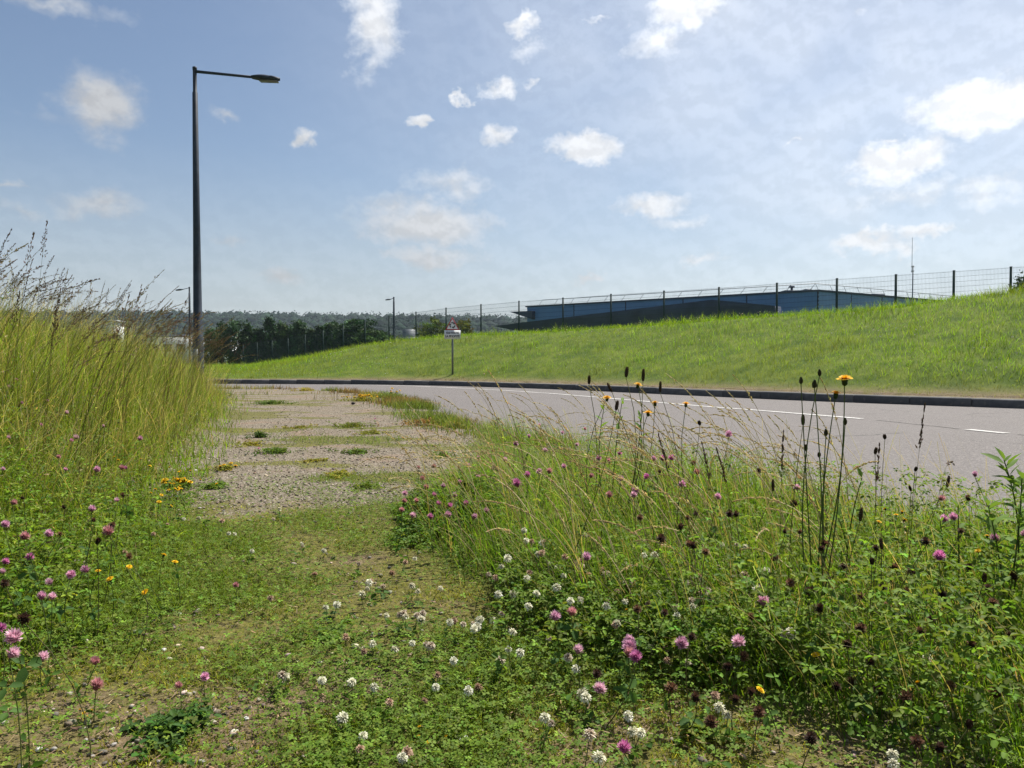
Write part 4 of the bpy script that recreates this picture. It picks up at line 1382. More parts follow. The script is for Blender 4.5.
def sunray(name, r, c1, c2, seed):
    """many rayed yellow flower seen from the side, cup shaped"""
    rr = np.random.default_rng(seed)
    V, Fq, C = [], [], []
    for ring, nr, rad, upz in ((0, 22, 1.0, .12), (1, 16, .72, .34), (2, 9, .42, .48)):
        for i in range(nr):
            a = (i + rr.uniform(-.3, .3)) / nr * 2 * PI + ring * .2
            d = np.array([math.cos(a), math.sin(a), 0]); s_ = np.array([-d[1], d[0], 0])
            R_ = r * rad * rr.uniform(.85, 1.08); w_ = r * .12
            b = len(V)
            z1 = upz * r
            V += [d * r * .1 + np.array([0, 0, 0]), d * R_ * .5 - s_ * w_ + np.array([0, 0, z1 * .8]), d * R_ + np.array([0, 0, z1]) - s_ * w_ * .8, d * R_ + np.array([0, 0, z1]) + s_ * w_ * .8, d * R_ * .5 + s_ * w_ + np.array([0, 0, z1 * .8])]
            Fq += [(b, b + 1, b + 4), (b + 1, b + 2, b + 3), (b + 1, b + 3, b + 4)]
            k_ = rr.lognormal(0, .1)
            C += [np.array(c1) * k_] * 2 + [np.array(c2) * k_] * 2 + [np.array(c1) * k_]
    V = np.array(V)
    cup = tube([(0, 0, -r * .75), (0, 0, -r * .6), (0, 0, -r * .1), (0, 0, r * .12)], [r * .12, r * .3, r * .36, r * .34], 8, (.035, .06, .02))
    return make_mesh(name, [(V, np.array(Fq), np.clip(np.array(C), 0, .9)), cup], petalM)


YEL = [sunray('flower_head', .0185, (.72, .40, .01), (.80, .52, .015), 60), sunray('flower_head', .0165, (.70, .36, .01), (.78, .48, .015), 61), sunray('flower_head', .011, (.70, .42, .01), (.80, .56, .02), 62)]


def bud_mesh(r, L, seed):
    rr = np.random.default_rng(seed)
    zs = np.array([0, .12, .35, .6, .85, 1.0]) * L
    rs_ = np.array([.25, .85, 1.0, .8, .6, .5]) * r
    parts = [tube([(0, 0, z) for z in zs], rs_, 8, (.055, .055, .028))]
    for i in range(12):
        a = i / 12 * 2 * PI
        d = np.array([math.cos(a), math.sin(a), 0]); s_ = np.array([-d[1], d[0], 0]) * r * .22
        z0 = L * rr.uniform(.0, .35)
        V = np.array([d * r * .95 + (0, 0, z0) - s_, d * r * .95 + (0, 0, z0) + s_, d * r * 1.12 + (0, 0, z0 + L * .3), d * r * .8 + (0, 0, z0 + L * .62)])
        parts.append((V, np.array([(0, 1, 2), (0, 2, 3), (1, 3, 2)]), (.10, .085, .04)))
    return make_mesh('bud', parts, leafM)


BUD = [bud_mesh(.006, .024, 1), bud_mesh(.0075, .027, 2)]


def plantain_head(L, r, seed, col=(.065, .042, .026)):
    rr = np.random.default_rng(seed)
    n = 110
    D = []
    for i in range(n):
        t_ = (i + .5) / n
        rad = r * (math.sin(PI * min(.97, t_ * .9 + .07)) ** .45)
        a = i * 2.39996
        D.append((math.cos(a) * rad, math.sin(a) * rad, t_ * L))
    D = np.array(D)
    az_ = np.arctan2(D[:, 1], D[:, 0])
    R = rotz(az_)
    tp = (np.array([(0, -.5, -.4), (0, .5, -.4), (.55, 0, .5), (-.1, 0, .6)]), np.array([(0, 1, 2, 3)]), None)
    cc = np.clip(np.array(col)[None] * rr.lognormal(.1, .35, (n, 1)), 0, .5)
    parts = [scatter(tp, D, R, np.full(n, r * .62), cc), tube([(0, 0, 0), (0, 0, L * .15), (0, 0, L * .7), (0, 0, L)], [r * .5, r * .9, r * .8, r * .2], 6, col)]
    return make_mesh('seed_head', parts, dryM)


PLH = [plantain_head(.030, .0048, 1), plantain_head(.022, .0046, 2, (.06, .036, .02)), plantain_head(.038, .0046, 3), plantain_head(.016, .005, 4, (.04, .026, .018))]
LEAF3 = [make_mesh('leaf', [(TRI[0] * s, TRI[1], np.array(c) * TRI[2])], leafM) for s, c in ((.020, (.075, .15, .03)), (.024, (.06, .125, .028)), (.016, (.09, .165, .03)))]


def stem_pts(a, b, bow=.12, n=6):
    """slightly bowed line from base a to head b"""
    a, b = np.array(a, float), np.array(b, float)
    L = np.linalg.norm(b - a)
    o = np.array([rng.normal(0, bow), rng.normal(0, bow), 0]) * L
    t_ = np.linspace(0, 1, n)[:, None]
    return a + (b - a) * t_ + o * (4 * t_ * (1 - t_)) * .5


def herb(name, px_, py_, h, heads, label, cat, group, stem_col, sr=.0011, leaves=2, hs=1.0, lean=.25, d=None, tilt=.35):
    """one flowering stem with its head seen at a pixel and its foot in the ground"""
    if d is None:
        d = depth_for(px_, py_, h)
    hp = pix(px_, py_, d)
    hh = hp.z - gz(hp.x, hp.y)
    bx, by = hp.x + rng.normal(0, lean * hh), hp.y + rng.normal(0, lean * hh * .7)
    bz = gz(bx, by)
    T_ = tag(empty(name, (bx, by, bz)), label, cat, group)
    top = np.array([hp.x - bx, hp.y - by, hp.z - bz])
    sp = stem_pts((0, 0, -.01), top)
    obj('stem', make_mesh('stem', [tube(sp, np.linspace(sr * 1.25, sr, len(sp)), 4, stem_col)], leafM), T_)
    me = heads[int(rng.integers(len(heads)))]
    obj('flower_head' if 'seed' not in me.name else 'seed_head', me, T_, tuple(top), (rng.normal(0, tilt), rng.normal(0, tilt), rng.uniform(0, 6.28)), hs * rng.uniform(.85, 1.12))
    for i in range(leaves):
        f = rng.uniform(.25, .88)
        p = sp[int(f * (len(sp) - 1))]
        obj('leaf', LEAF3[int(rng.integers(3))], T_, (p[0] + rng.normal(0, .012), p[1] + rng.normal(0, .012), p[2]), (rng.normal(0, .5), rng.normal(0, .5), rng.uniform(0, 6.28)), rng.uniform(.8, 1.3))
    return T_


def spot(x, y):
    """words for the part of the clump a flower stands in"""
    if y > 700:
        return 'at the bottom edge of the picture'
    if x > 930:
        return 'around the leafy weed at the right edge'
    if x > 775:
        return 'below the two big yellow flowers'
    if y > 600:
        return 'in the low front of the clump'
    if y > 530:
        return 'amid the white clover of the clump'
    return 'at the back of the clump by the road'


def spot_left(x, y):
    if y > 550:
        return 'low on the left bank near the mossy path'
    if x < 50:
        return 'at the left edge of the grassy bank'
    return 'half way up the left bank before the yellow flowers'


# ---- red clover: where their heads are seen
RC_LEFT = [(66, 414), (41, 426), (103, 427), (9, 439), (71, 442), (77, 439), (96, 472), (66, 471), (122, 470), (127, 469), (3, 471), (118, 502), (92, 512), (4, 527), (49, 537), (4, 564), (3, 574), (71, 577), (52, 584), (88, 572),
           (41, 600), (52, 600), (40, 661), (96, 665), (96, 691), (1, 630), (47, 402), (3, 374), (17, 381), (9, 388), (22, 404), (30, 560), (12, 505), (58, 458), (110, 535), (24, 540), (140, 440)]
RC_BIG = [(16, 642), (10, 657)]
RC_PATCH = [(417, 503), (404, 503), (405, 495), (435, 497), (455, 497), (468, 505), (440, 505), (448, 507), (430, 519), (486, 513), (478, 460), (434, 468), (419, 469), (468, 468), (427, 489), (443, 488), (412, 518), (478, 478), (494, 470), (460, 484), (449, 517), (423, 480), (402, 512), (473, 519)]
RC_BACK = [(635, 450), (619, 455), (609, 463), (599, 460), (654, 461), (663, 461), (671, 460), (698, 475), (717, 499), (638, 491), (634, 498), (621, 481), (562, 434), (539, 426), (515, 445), (528, 477), (539, 473), (549, 474), (797, 490), (516, 445), (576, 446), (590, 478), (505, 462), (545, 452),
           (648, 478), (682, 487), (610, 498), (565, 468), (585, 430), (529, 438)]
RC_FRONT = [(763, 606), (555, 621), (571, 616), (629, 643), (628, 657), (637, 661), (634, 650), (679, 647), (577, 654), (741, 646), (624, 753), (587, 561), (598, 693), (939, 561), (954, 520), (945, 522), (997, 542), (1022, 536)]
SC_RED = (.13, .17, .05)
for x, y in RC_LEFT:
    herb('red_clover', x, y, .30 if y < 560 else (.2 if y < 640 else .08), RED, 'pink clover flower ' + spot_left(x, y), 'flower', 'pink clover on the left bank', SC_RED, hs=rng.uniform(.8, 1.2))
herb('red_clover', 16, 642, .26, RED[2:3], 'largest pale pink clover head at the lower left edge', 'flower', None, SC_RED, hs=1.25, leaves=3)
herb('red_clover', 9, 658, .24, RED[2:3], 'faded pink clover head just below the largest one', 'flower', None, SC_RED, hs=1.15, leaves=3)
for x, y in RC_PATCH:
    herb('red_clover', x, y, .17, RED, "pink clover flower in the dark leafy patch beside the gravel", 'flower', 'pink clover in the patch beside the gravel', SC_RED, leaves=3, hs=1.1)
herb('red_clover', 518, 487, .30, RED[3:4], 'bright magenta clover head above the leafy patch beside the gravel', 'flower', None, SC_RED, hs=1.45)
for x, y in RC_BACK:
    herb('red_clover', x, y, .30, RED, 'pink clover flower in the grass ' + ('below the tall plantain spikes' if 590 < x < 720 else 'left of the plantain spikes near the gravel' if x < 600 else 'left of the two big yellow flowers'), 'flower', 'pink clover at the back of the clump', SC_RED, hs=1.1)
for x, y in RC_FRONT:
    herb('red_clover', x, y, (.14 if y < 680 else .07) if y > 600 else .24, RED, 'pink clover flower ' + spot(x, y), 'flower', 'pink clover in the front of the clump', SC_RED, hs=1.15)
herb('red_clover', 729, 436, .42, RED[0:1], 'lone pink clover standing up against the grey asphalt', 'flower', None, SC_RED, hs=1.2, d=2.7)
herb('red_clover', 975, 477, .38, RED[0:1], 'pink clover on a tall stem beside the leafy weed, against the road', 'flower', None, SC_RED, hs=.95, d=2.35)
herb('red_clover', 939, 500, .36, RED[4:5], 'pinkish clover left of the tall stemmed one, against the road', 'flower', None, SC_RED, hs=.95, d=2.3)
for x, y, w in ((236, 587, 'near the middle of the mossy path'), (180, 688, 'on the bare mossy ground at lower left'), (204, 679, 'faded, low on the mossy ground at lower left'), (258, 449, 'in the green tuft on the gravel'), (375, 419, 'in the weeds far along the gravel'), (242, 392, 'by the far grass edge of the gravel')):
    herb('red_clover', x, y, .06, RED, 'single pink clover ' + w, 'flower', None, SC_RED, leaves=1, hs=.8 if y < 460 else .75)

# ---- white clover
WC_PATH = [(401, 616), (406, 619), (416, 617), (421, 621), (387, 617), (463, 626), (480, 621), (492, 622), (473, 630), (455, 622), (502, 615), (500, 663), (453, 662), (361, 596), (383, 588), (337, 606), (199, 519), (167, 525), (224, 514), (184, 520), (126, 553), (85, 564), (78, 562), (367, 590), (412, 588), (440, 590), (430, 648), (412, 645), (287, 678),
           (322, 682), (350, 684), (372, 646), (395, 652), (252, 552), (303, 547), (324, 552), (273, 520), (358, 565), (415, 560), (374, 690), (388, 705), (341, 720), (270, 600), (437, 678), (478, 690), (402, 760), (360, 752), (315, 575), (235, 535), (392, 575), (345, 640), (425, 703)]
WC_CLUMP = [(624, 587), (632, 583), (636, 587), (617, 593), (658, 597), (650, 605), (707, 593), (708, 598), (692, 603), (693, 610), (744, 578), (757, 588), (527, 608), (536, 595), (616, 625), (650, 650), (668, 663), (688, 665), (576, 671), (716, 698), (719, 710), (629, 718), (589, 738), (598, 761), (784, 637), (893, 757), (925, 663), (584, 537), (599, 540), (644, 557),
            (654, 557), (573, 565), (566, 559), (564, 577), (589, 577), (722, 546), (718, 570), (743, 577), (737, 546), (542, 545), (532, 543), (539, 556), (524, 532), (556, 590), (580, 602), (515, 596), (607, 609), (668, 580), (700, 580), (548, 640), (520, 655), (585, 700), (545, 720), (640, 735), (765, 575), (603, 573), (625, 566), (676, 610), (512, 634), (530, 575), (551, 566), (495, 580), (508, 560)]
SC_WH = (.15, .19, .06)
WC_PATH += [(x + rng.normal(0, 7), y + rng.normal(0, 5)) for x, y in WC_PATH if rng.random() < .45]
WC_CLUMP += [(x + rng.normal(0, 8), y + rng.normal(0, 6)) for x, y in WC_CLUMP if rng.random() < .6]
for x, y in WC_PATH:
    herb('white_clover', x, y, .05, WHT, 'small cream white clover flower on the path ' + ('in the thick row before the clump' if y > 580 and x > 380 and y < 640 else 'by the corner of the gravel' if y < 580 and x < 260 else 'in the green clover mat near the camera' if y > 640 else 'in the mossy stretch before the gravel'), 'flower', 'white clover on the path', SC_WH, .0008, 1, rng.uniform(.9, 1.25), .3)
for x, y in WC_CLUMP:
    herb('white_clover', x, y, (.12 if y < 640 else .06) if y > 560 else .17, WHT, 'cream white clover flower ' + spot(x, y), 'flower', 'white clover in the clump', SC_WH, .0009, 1, rng.uniform(.95, 1.35), .25)

# ---- spent brown clover heads
BR = [(24, 499), (65, 509), (97, 544), (94, 522), (124, 497), (110, 527), (130, 559), (60, 536), (6, 586), (25, 623), (20, 407), (33, 405), (638, 612), (665, 615), (727, 671), (734, 703), (759, 715), (711, 727), (750, 696), (697, 703), (668, 690), (598, 676), (810, 595), (820, 613), (859, 632), (847, 648), (852, 686), (879, 692), (944, 598), (989, 590), (992, 607), (1009, 640),
      (922, 635), (972, 651), (1000, 697), (813, 742), (920, 745), (938, 753), (904, 596), (889, 608), (662, 541), (689, 546), (694, 549), (688, 520), (697, 515), (729, 517), (659, 473), (759, 472), (693, 465), (969, 501), (962, 533), (927, 544), (822, 546), (820, 551), (877, 551), (912, 572), (895, 571), (968, 570), (883, 590), (794, 505), (785, 534), (799, 534), (844, 570), (809, 595),
      (944, 597), (988, 592), (736, 517), (775, 560), (705, 555), (752, 620), (790, 585), (835, 690), (870, 665), (905, 700), (950, 690), (745, 660), (690, 640), (828, 580), (860, 600), (930, 620), (1015, 580), (680, 530), (640, 520)]
for x, y in BR:
    lf = x < 300
    herb('spent_clover', x, y, (.28 if lf else (.28 if y < 560 else (.17 if y < 660 else .09))), BRN, 'dry brown clover head ' + (spot_left(x, y) if lf else spot(x, y)), 'seed head',
         'spent clover on the left bank' if lf else 'spent clover in the right clump', (.13, .12, .05), .0010, 1, rng.uniform(.95, 1.3) if y > 560 and not lf else rng.uniform(.85, 1.25))

# ---- ribwort plantain
PLT = [(806, 451), (819, 457), (803, 425), (885, 439), (875, 454), (915, 471), (911, 491), (882, 549), (872, 564), (984, 582), (860, 521), (773, 491), (969, 728), (947, 487), (612, 392), (616, 410), (660, 392), (700, 425)]
for x, y in PLT:
    dd = None if y > 480 else float(rng.uniform(2.2, 2.9))
    herb('ribwort_plantain', x, y, .30 if y < 600 else .18, PLH, 'dark brown plantain spike ' + (spot(x, y) if y > 500 else 'standing against the asphalt beside the yellow flowers' if x > 750 else 'low beside the tallest plantain spikes'), 'seed head', 'plantain spikes in the right clump', (.10, .105, .035), .0010, 0, .95, .2, dd, .2)
for x, y, d_, w in ((626, 377, 3.3, 'tallest dark plantain spike rising above the far kerb'), (643, 381, 3.3, 'dark plantain spike just right of the tallest one'), (589, 384, 3.4, 'dark plantain spike left of the tallest one, against the kerb')):
    herb('ribwort_plantain', x, y, .6, PLH[0:1] if x < 640 else PLH[2:3], w, 'seed head', None, (.10, .105, .035), .0014, 0, 1.35, .1, d_, .08)

# ---- yellow flowers
SC_Y = (.07, .105, .03)
for x, y, d_, w in ((638, 385, 3.1, 'yellow flower right under the tall plantain spikes'), (607, 398, 3.2, 'yellow flower left of the tall plantain spikes, over the road'), (655, 403, 3.1, 'yellow flower in front of the far lane, left of a pair'),
                    (686, 404, 2.9, 'flat yellow flower standing alone over the grey lane'), (648, 413, 3.0, 'small yellow flower low among the plantains')):
    herb('yellow_hawkbit', x, y, .5, YEL[1:2], w, 'flower', None, SC_Y, .0012, 0, 1.05, .12, d_, .15)
for x, y in ((141, 459), (114, 457), (88, 432), (92, 434), (159, 502), (98, 571), (129, 567), (110, 579), (175, 562), (164, 555), (145, 592), (150, 466), (135, 452), (100, 433), (118, 460), (9, 418)):
    herb('yellow_trefoil', x, y, .16, YEL[2:3], 'small yellow flower low on the grassy left bank', 'flower', 'small yellow flowers on the left bank', SC_Y, .0009, 1, .95)
for i in range(24):
    herb('yellow_trefoil', 176 + rng.normal(0, 14), 483 + rng.normal(0, 9), .10, YEL[2:3], 'small yellow flower in the loose cluster at the gravel corner', 'flower', 'yellow flower cluster at the gravel corner', SC_Y, .0009, 1, .85)
for x, y in ((885, 509), (879, 522), (896, 515), (902, 512), (927, 541), (987, 536), (918, 683), (760, 690), (627, 610), (816, 655), (978, 551), (905, 520)):
    herb('yellow_trefoil', x, y, .24 if y < 600 else .12, YEL[2:3], 'small yellow flower inside the right clump', 'flower', 'small yellow flowers in the right clump', SC_Y, .0009, 1, .8)
for i in range(9):
    herb('yellow_trefoil', *((80 + i * 4, 714 + rng.uniform(-5, 4)) if i < 4 else (428 + rng.uniform(-20, 20), 735 + rng.uniform(-10, 10))), .03, YEL[2:3], 'tiny yellow flower low on the mossy ground near the camera', 'flower', 'tiny yellow flowers on the moss', SC_Y, .0007, 0, .4)

# the two big yellow flowers with buds on one plant
hx = pix(818, 530, 2.05)
HB = tag(empty('yellow_hawkbit', (hx.x, hx.y, gz(hx.x, hx.y))), 'tall plant with two large yellow flowers and dark buds against the road', 'flower')
ho = Vector(HB.location)
for (x, y, kind, d_) in ((844.6, 379.5, 'f0', 2.0), (836, 394, 'f1', 2.0), (801, 384, 'b0', 2.05), (814.5, 388, 'b1', 2.0), (819.6, 376, 'b0', 2.1), (845, 425, 'b0', 2.02), (826, 436, 'b0', 2.06)):
    p = pix(x, y, d_) - ho
    foot = np.array([rng.normal(0, .008), rng.normal(0, .008), .0 if kind != 'b0' or y < 400 else .2])
    sp = stem_pts(foot, (p.x, p.y, p.z), .05, 9)
    obj('stem', make_mesh('stem', [tube(sp, np.linspace(.0022, .0013, 9), 5, (.11, .15, .05))], leafM, True), HB)
    if kind[0] == 'f':
        obj('flower_head', YEL[0 if kind == 'f0' else 1], HB, p, (-.12, .08, rng.uniform(0, 6)), 1.2 if kind == 'f0' else 1.05)
    else:
        obj('bud', BUD[int(kind[1])], HB, p, (rng.normal(0, .1), rng.normal(0, .1), 0), .8)


# ---- single grass stalks
def stalk(base, L, laz, lean, curl, col, scol, label, group, kind='panicle', hfrac=.28, r=.0011):
    n = 12
    p = np.array([0, 0, -.01]); pts = [p]
    d = np.array([math.cos(laz), math.sin(laz), 0]); az_ = np.array([-d[1], d[0], 0]) * rng.normal(0, .12)
    for i in range(n):
        t_ = (i + .5) / n
        a = lean + curl * t_ ** 1.8
        p = p + L / n * (math.sin(a) * (d + az_ * t_) + math.cos(a) * np.array([0, 0, 1.0]))
        pts.append(p)
    pts = np.array(pts)
    T_ = tag(empty('straw_stalk' if 'straw' in label else 'seeding_stalk', base), label, 'grass', group)
    obj('stem', make_mesh('stem', [tube(pts, np.linspace(r * 1.2, r * .5, n + 1), 3, col)], dryM), T_)
    m_ = int(46 if kind == 'panicle' else 40)
    t_ = 1 - hfrac * rng.uniform(0, 1, m_) ** 1.0
    q = np.stack([np.interp(t_, np.linspace(0, 1, n + 1), pts[:, k]) for k in range(3)], 1)
    tg = np.stack([np.interp(np.minimum(t_ + .04, 1), np.linspace(0, 1, n + 1), pts[:, k]) for k in range(3)], 1) - np.stack([np.interp(t_ - .04, np.linspace(0, 1, n + 1), pts[:, k]) for k in range(3)], 1)
    tg /= np.linalg.norm(tg, axis=1)[:, None]
    wide = (.013 if kind == 'panicle' else .0028) * (1.1 - (t_ - (1 - hfrac)) / hfrac)
    off = rng.normal(0, 1, (m_, 3)); off -= (off * tg).sum(1)[:, None] * tg
    q = q + off * wide[:, None]
    dirn = tg + off * (.35 if kind == 'panicle' else .2); dirn /= np.linalg.norm(dirn, axis=1)[:, None]
    up = np.array([0, 1.0, 0]); ax = np.cross(np.broadcast_to(up, dirn.shape), dirn); an = np.arccos(np.clip(dirn[:, 1], -1, 1))
    R = rot_axis(ax + 1e-9, an) @ rot_axis(np.broadcast_to(up, dirn.shape), rng.uniform(0, 6.28, m_))
    sp = (np.array([(0, -.5, 0), (.17, -.1, .05), (0, .5, 0), (-.17, -.1, .05)]), np.array([(0, 1, 2, 3)]), None)
    sz2 = rng.uniform(.009, .0145, m_) * (1.35 if kind == 'panicle' else 1.1)
    obj('seed_head', make_mesh('seed_head', [scatter(sp, q, R, sz2, vary(scol, m_, .22)), scatter(sp, q, R @ rot_axis(np.broadcast_to(up, dirn.shape), np.full(m_, PI / 2)), sz2, vary(scol, m_, .22))], dryM), T_)


for i in range(320):
    u_ = -.36 - .40 * rng.uniform(0, 1) ** .8 if i % 4 else -rng.uniform(.37, .50)
    d_ = rng.uniform(3.6, 9.5) if i % 4 else rng.uniform(7, 14.5)
    x_, y_ = u_ * d_, d_
    if bank_s([x_], [y_])[0] < .3:
        continue
    tall = rng.uniform(.78, 1.08) + (.26 if u_ > -.56 else .04) + .12 * max(0, (-u_ - .5) / .2)
    stalk((x_, y_, gz(x_, y_)), tall, rng.normal(.15, .55), rng.uniform(.02, .22), rng.uniform(.15, 1.5), tuple(OLIVE * rng.uniform(.9, 1.5) + np.array((.05, .03, .02))), tuple(PURP * rng.uniform(.6, 1.3) if rng.random() < .6 else STRAW * rng.uniform(.4, .8)),
          'tall seeding grass stalk ' + ('at the left edge against the sky' if u_ < -.58 else 'in the middle of the left bank' if u_ < -.46 else 'beside the big street lamp pole'), 'seeding stalks on the left bank', 'panicle' if rng.random() < .6 else 'spike', rng.uniform(.15, .28), .0019)
for (px_, py_, L, la, le, cu, w) in ((28, 222, 1.42, .2, .03, .12, 'tallest upright seeding stalk at the far left, highest against the sky'), (40, 330, 1.3, .05, .25, 1.75, 'long pale stalk arching over to the right high above the left bank'),
                                     (140, 300, 1.12, .1, .18, .35, 'dark upright seeding stalk alone above the middle of the left bank'), (10, 260, 1.3, .0, .04, .2, 'upright dark stalk near the left edge of the sky')):
    d_ = 4.6
    p = pix(px_, py_, d_)
    stalk((p.x, d_, gz(p.x, d_)), L, la, le, cu, tuple(OLIVE * 1.2), tuple(PURP * 1.1), w, None, 'panicle' if cu < 1 else 'spike', .16, .0014)
k_ = 0
while k_ < 190:
    d_ = rng.uniform(2.0, 7.5) if k_ % 2 else rng.uniform(2.2, 4.2)
    u_ = rng.uniform(-.1, .5)
    x_, y_ = u_ * d_, d_
    if clump_w([x_], [y_])[0] < .5:
        continue
    k_ += 1
    L = rng.uniform(.45, .8) * (.72 if d_ < 2.4 else 1)
    stalk((x_, y_, gz(x_, y_)), L, rng.normal(PI * .98, .55), rng.uniform(.05, .45), rng.uniform(.6, 1.9), tuple(STRAW * rng.uniform(.9, 1.4)), tuple(STRAW * rng.uniform(1.1, 1.6)),
          'pale straw grass stalk arching over ' + ('in the low front of the clump' if d_ < 2.6 else 'by the leafy weed and big yellow flowers' if u_ > .36 else 'at the back of the clump near the gravel' if d_ > 5 else 'in the middle of the clump under the plantain spikes'), 'arching straw stalks in the right clump', 'spike', rng.uniform(.22, .38), .0019)
for (px_, py_, L, la, le, cu) in ((905, 560, .62, .55, .12, .08), (930, 590, .66, .9, .15, 1.9), (745, 520, .5, 2.6, .1, .2), (690, 500, .55, 2.2, .15, .25), (870, 560, .5, .8, .12, .1), (720, 500, .52, 2.0, .05, .3), (780, 520, .55, 1.2, .08, .2)):
    d_ = 2.3
    p = pix(px_, py_, d_)
    stalk((p.x, d_, gz(p.x, d_)), L, la, le, cu, tuple(OLIVE * .9), tuple(PURP * .7), 'thin dark grass stalk standing up in front of the asphalt', 'dark stalks in front of the road', 'spike', .22, .0009)

# ---- leafy weed at the right edge
lance = np.array([(0, 0, 0), (.17, .35, .06), (.13, .7, .02), (0, 1.0, -.08), (-.13, .7, .02), (-.17, .35, .06), (0, .5, 0)])
lance_me = make_mesh('leaf', [(lance, np.array([(0, 1, 6), (1, 2, 6), (2, 3, 6), (3, 4, 6), (4, 5, 6), (5, 0, 6)]), np.array((.15, .25, .045)))], leafM)


def leafy(px_, py_, d_, tops, label, nl=9, ls=.035):
    p = pix(px_, py_, d_)
    T_ = tag(empty('leafy_weed', (p.x, d_, gz(p.x, d_))), label, 'plant')
    o = Vector(T_.location)
    for (x, y, dd) in tops:
        tp = pix(x, y, dd) - o
        sp = stem_pts((rng.normal(0, .01), rng.normal(0, .01), 0), (tp.x, tp.y, tp.z), .1, 10)
        obj('stem', make_mesh('stem', [tube(sp, np.linspace(.0028, .0014, 10), 5, (.09, .12, .035))], leafM, True), T_)
        for i in range(nl * 2):
            f = 1 - (i / (nl * 2)) ** 1.6 * .66
            q = [np.interp(f, np.linspace(0, 1, 10), sp[:, k]) for k in range(3)]
            obj('leaf', lance_me, T_, q, (.75 - .9 * (1 - f) + rng.normal(0, .25), rng.normal(0, .2), i * 2.4 + rng.normal(0, .3)), ls * (1.0 if i > 2 else .8) * rng.uniform(.7, 1.25))


leafy(1004, 600, 2.05, [(1004, 460, 2.05), (1022, 478, 2.0), (988, 505, 2.1)], 'bright green leafy weed standing tall at the right edge', 12, .058)
leafy(845, 560, 2.4, [(862, 478, 2.4), (838, 517, 2.35)], 'small green sprig in front of the road below the yellow flowers', 4, .05)
leafy(610, 470, 3.3, [(622, 402, 3.3), (604, 408, 3.35), (640, 418, 3.25)], 'leafy green weed among the tall plantain spikes', 5, .045)
leafy(960, 600, 2.2, [(958, 505, 2.2), (940, 520, 2.2)], 'weed with small leaves left of the tall leafy weed', 5, .036)

# ---- weed tufts on the gravel
def tuft_plant(px_, py_, wpx, hpx, label, col, nleaf=160, yellow=0, kind='leaf'):
    d_ = depth_for(px_, py_, .0, 1.2, 26)
    p = pix(px_, py_, d_)
    T_ = tag(empty('weed_tuft', (p.x, d_, gz(p.x, d_))), label, 'weed')
    rx = wpx / 2 / F * d_; hh = hpx * .8 / F * d_; ry = rx * 1.1; col = np.array(col) * np.array((1.45, 1.3, 1.1))
    a = rng.uniform(0, 6.28, nleaf); r_ = np.abs(rng.normal(0, .8, nleaf)) * (0.8 + .4 * np.sin(a * 3 + px_))
    x, y = np.cos(a) * r_ * rx, np.sin(a) * r_ * ry
    z = ground_z(x + p.x, y + d_) - gz(p.x, d_)
    b = np.stack([x, y, z], 1)
    parts = [blades(b, hh * rng.uniform(.4, 1.1, nleaf) * np.clip(1.15 - .6 * r_, .25, 2), rng.uniform(.004, .009, nleaf) * (1 + .10 * d_), rng.uniform(0, 6.28, nleaf), rng.uniform(.1, .8, nleaf), rng.uniform(.2, 1.0, nleaf), 3, vary(np.array(col) * .8, nleaf), vary(col, nleaf), .8)]
    m_ = nleaf // 2
    bb = b[rng.integers(0, nleaf, m_)].copy(); bb[:, 2] += hh * rng.uniform(.1, .7, m_)
    parts.append(scatter(TRI, bb, rand_rot(m_, .8), rng.uniform(.010, .02, m_) * (1 + .06 * d_), vary(np.array(col) * .9, m_)))
    obj('foliage', make_mesh('foliage', parts, leafM), T_)
    for i in range(yellow):
        j = int(rng.integers(nleaf))
        obj('flower_head', YEL[2], T_, (b[j, 0], b[j, 1], b[j, 2] + hh * rng.uniform(.6, 1.0)), (rng.normal(0, .3), rng.normal(0, .3), 0), rng.uniform(1.1, 1.7) * (1 + .03 * d_))


TG, TY = (.075, .135, .026), (.17, .18, .04)
tuft_plant(272, 404, 44, 6, 'flat green weed patch far along the gravel at left', TG, 260)
tuft_plant(260, 438, 17, 10, 'small dark green tuft on the left half of the gravel', (.05, .10, .025), 120)
tuft_plant(276, 453, 36, 9, 'dark green weed with a pink flower on the gravel', TG, 220)
tuft_plant(352, 427, 42, 7, 'wide low green weed in the middle of the gravel', (.11, .15, .03), 260)
tuft_plant(357, 454, 32, 7, 'clover tuft on the gravel right of the middle', (.085, .14, .03), 200)
tuft_plant(339, 477, 30, 7, 'yellow green moss cushion near the front of the gravel', TY, 200)
tuft_plant(372, 434, 40, 5, 'thin pale weed strip on the gravel toward the clump', (.13, .15, .035), 200)
tuft_plant(442, 458, 28, 8, 'green tuft beside the pink clover patch on the gravel', TG, 180)
tuft_plant(216, 489, 22, 9, 'bright green tuft at the left front corner of the gravel', (.085, .16, .03), 180)
tuft_plant(366, 489, 26, 9, 'green tuft at the front edge of the gravel before the clump', (.10, .16, .03), 200)
tuft_plant(362, 401, 46, 8, 'weed patch full of yellow flowers at the far road edge', TY, 260, 46)
tuft_plant(392, 403, 34, 20, 'upright green weeds beside the yellow flowers at the road edge', (.10, .145, .035), 200, 6)
tuft_plant(305, 391, 26, 6, 'pale yellow tuft at the far end of the gravel by the road', (.24, .22, .05), 160)
tuft_plant(425, 425, 50, 10, 'rusty dry weeds where the gravel meets the asphalt', (.20, .13, .06), 240)
tuft_plant(455, 428, 40, 9, 'yellow green weeds at the asphalt edge left of the clump', (.16, .16, .045), 220)
tuft_plant(225, 470, 26, 7, 'yellowish tuft on the left edge of the gravel', (.15, .17, .035), 160, 4)
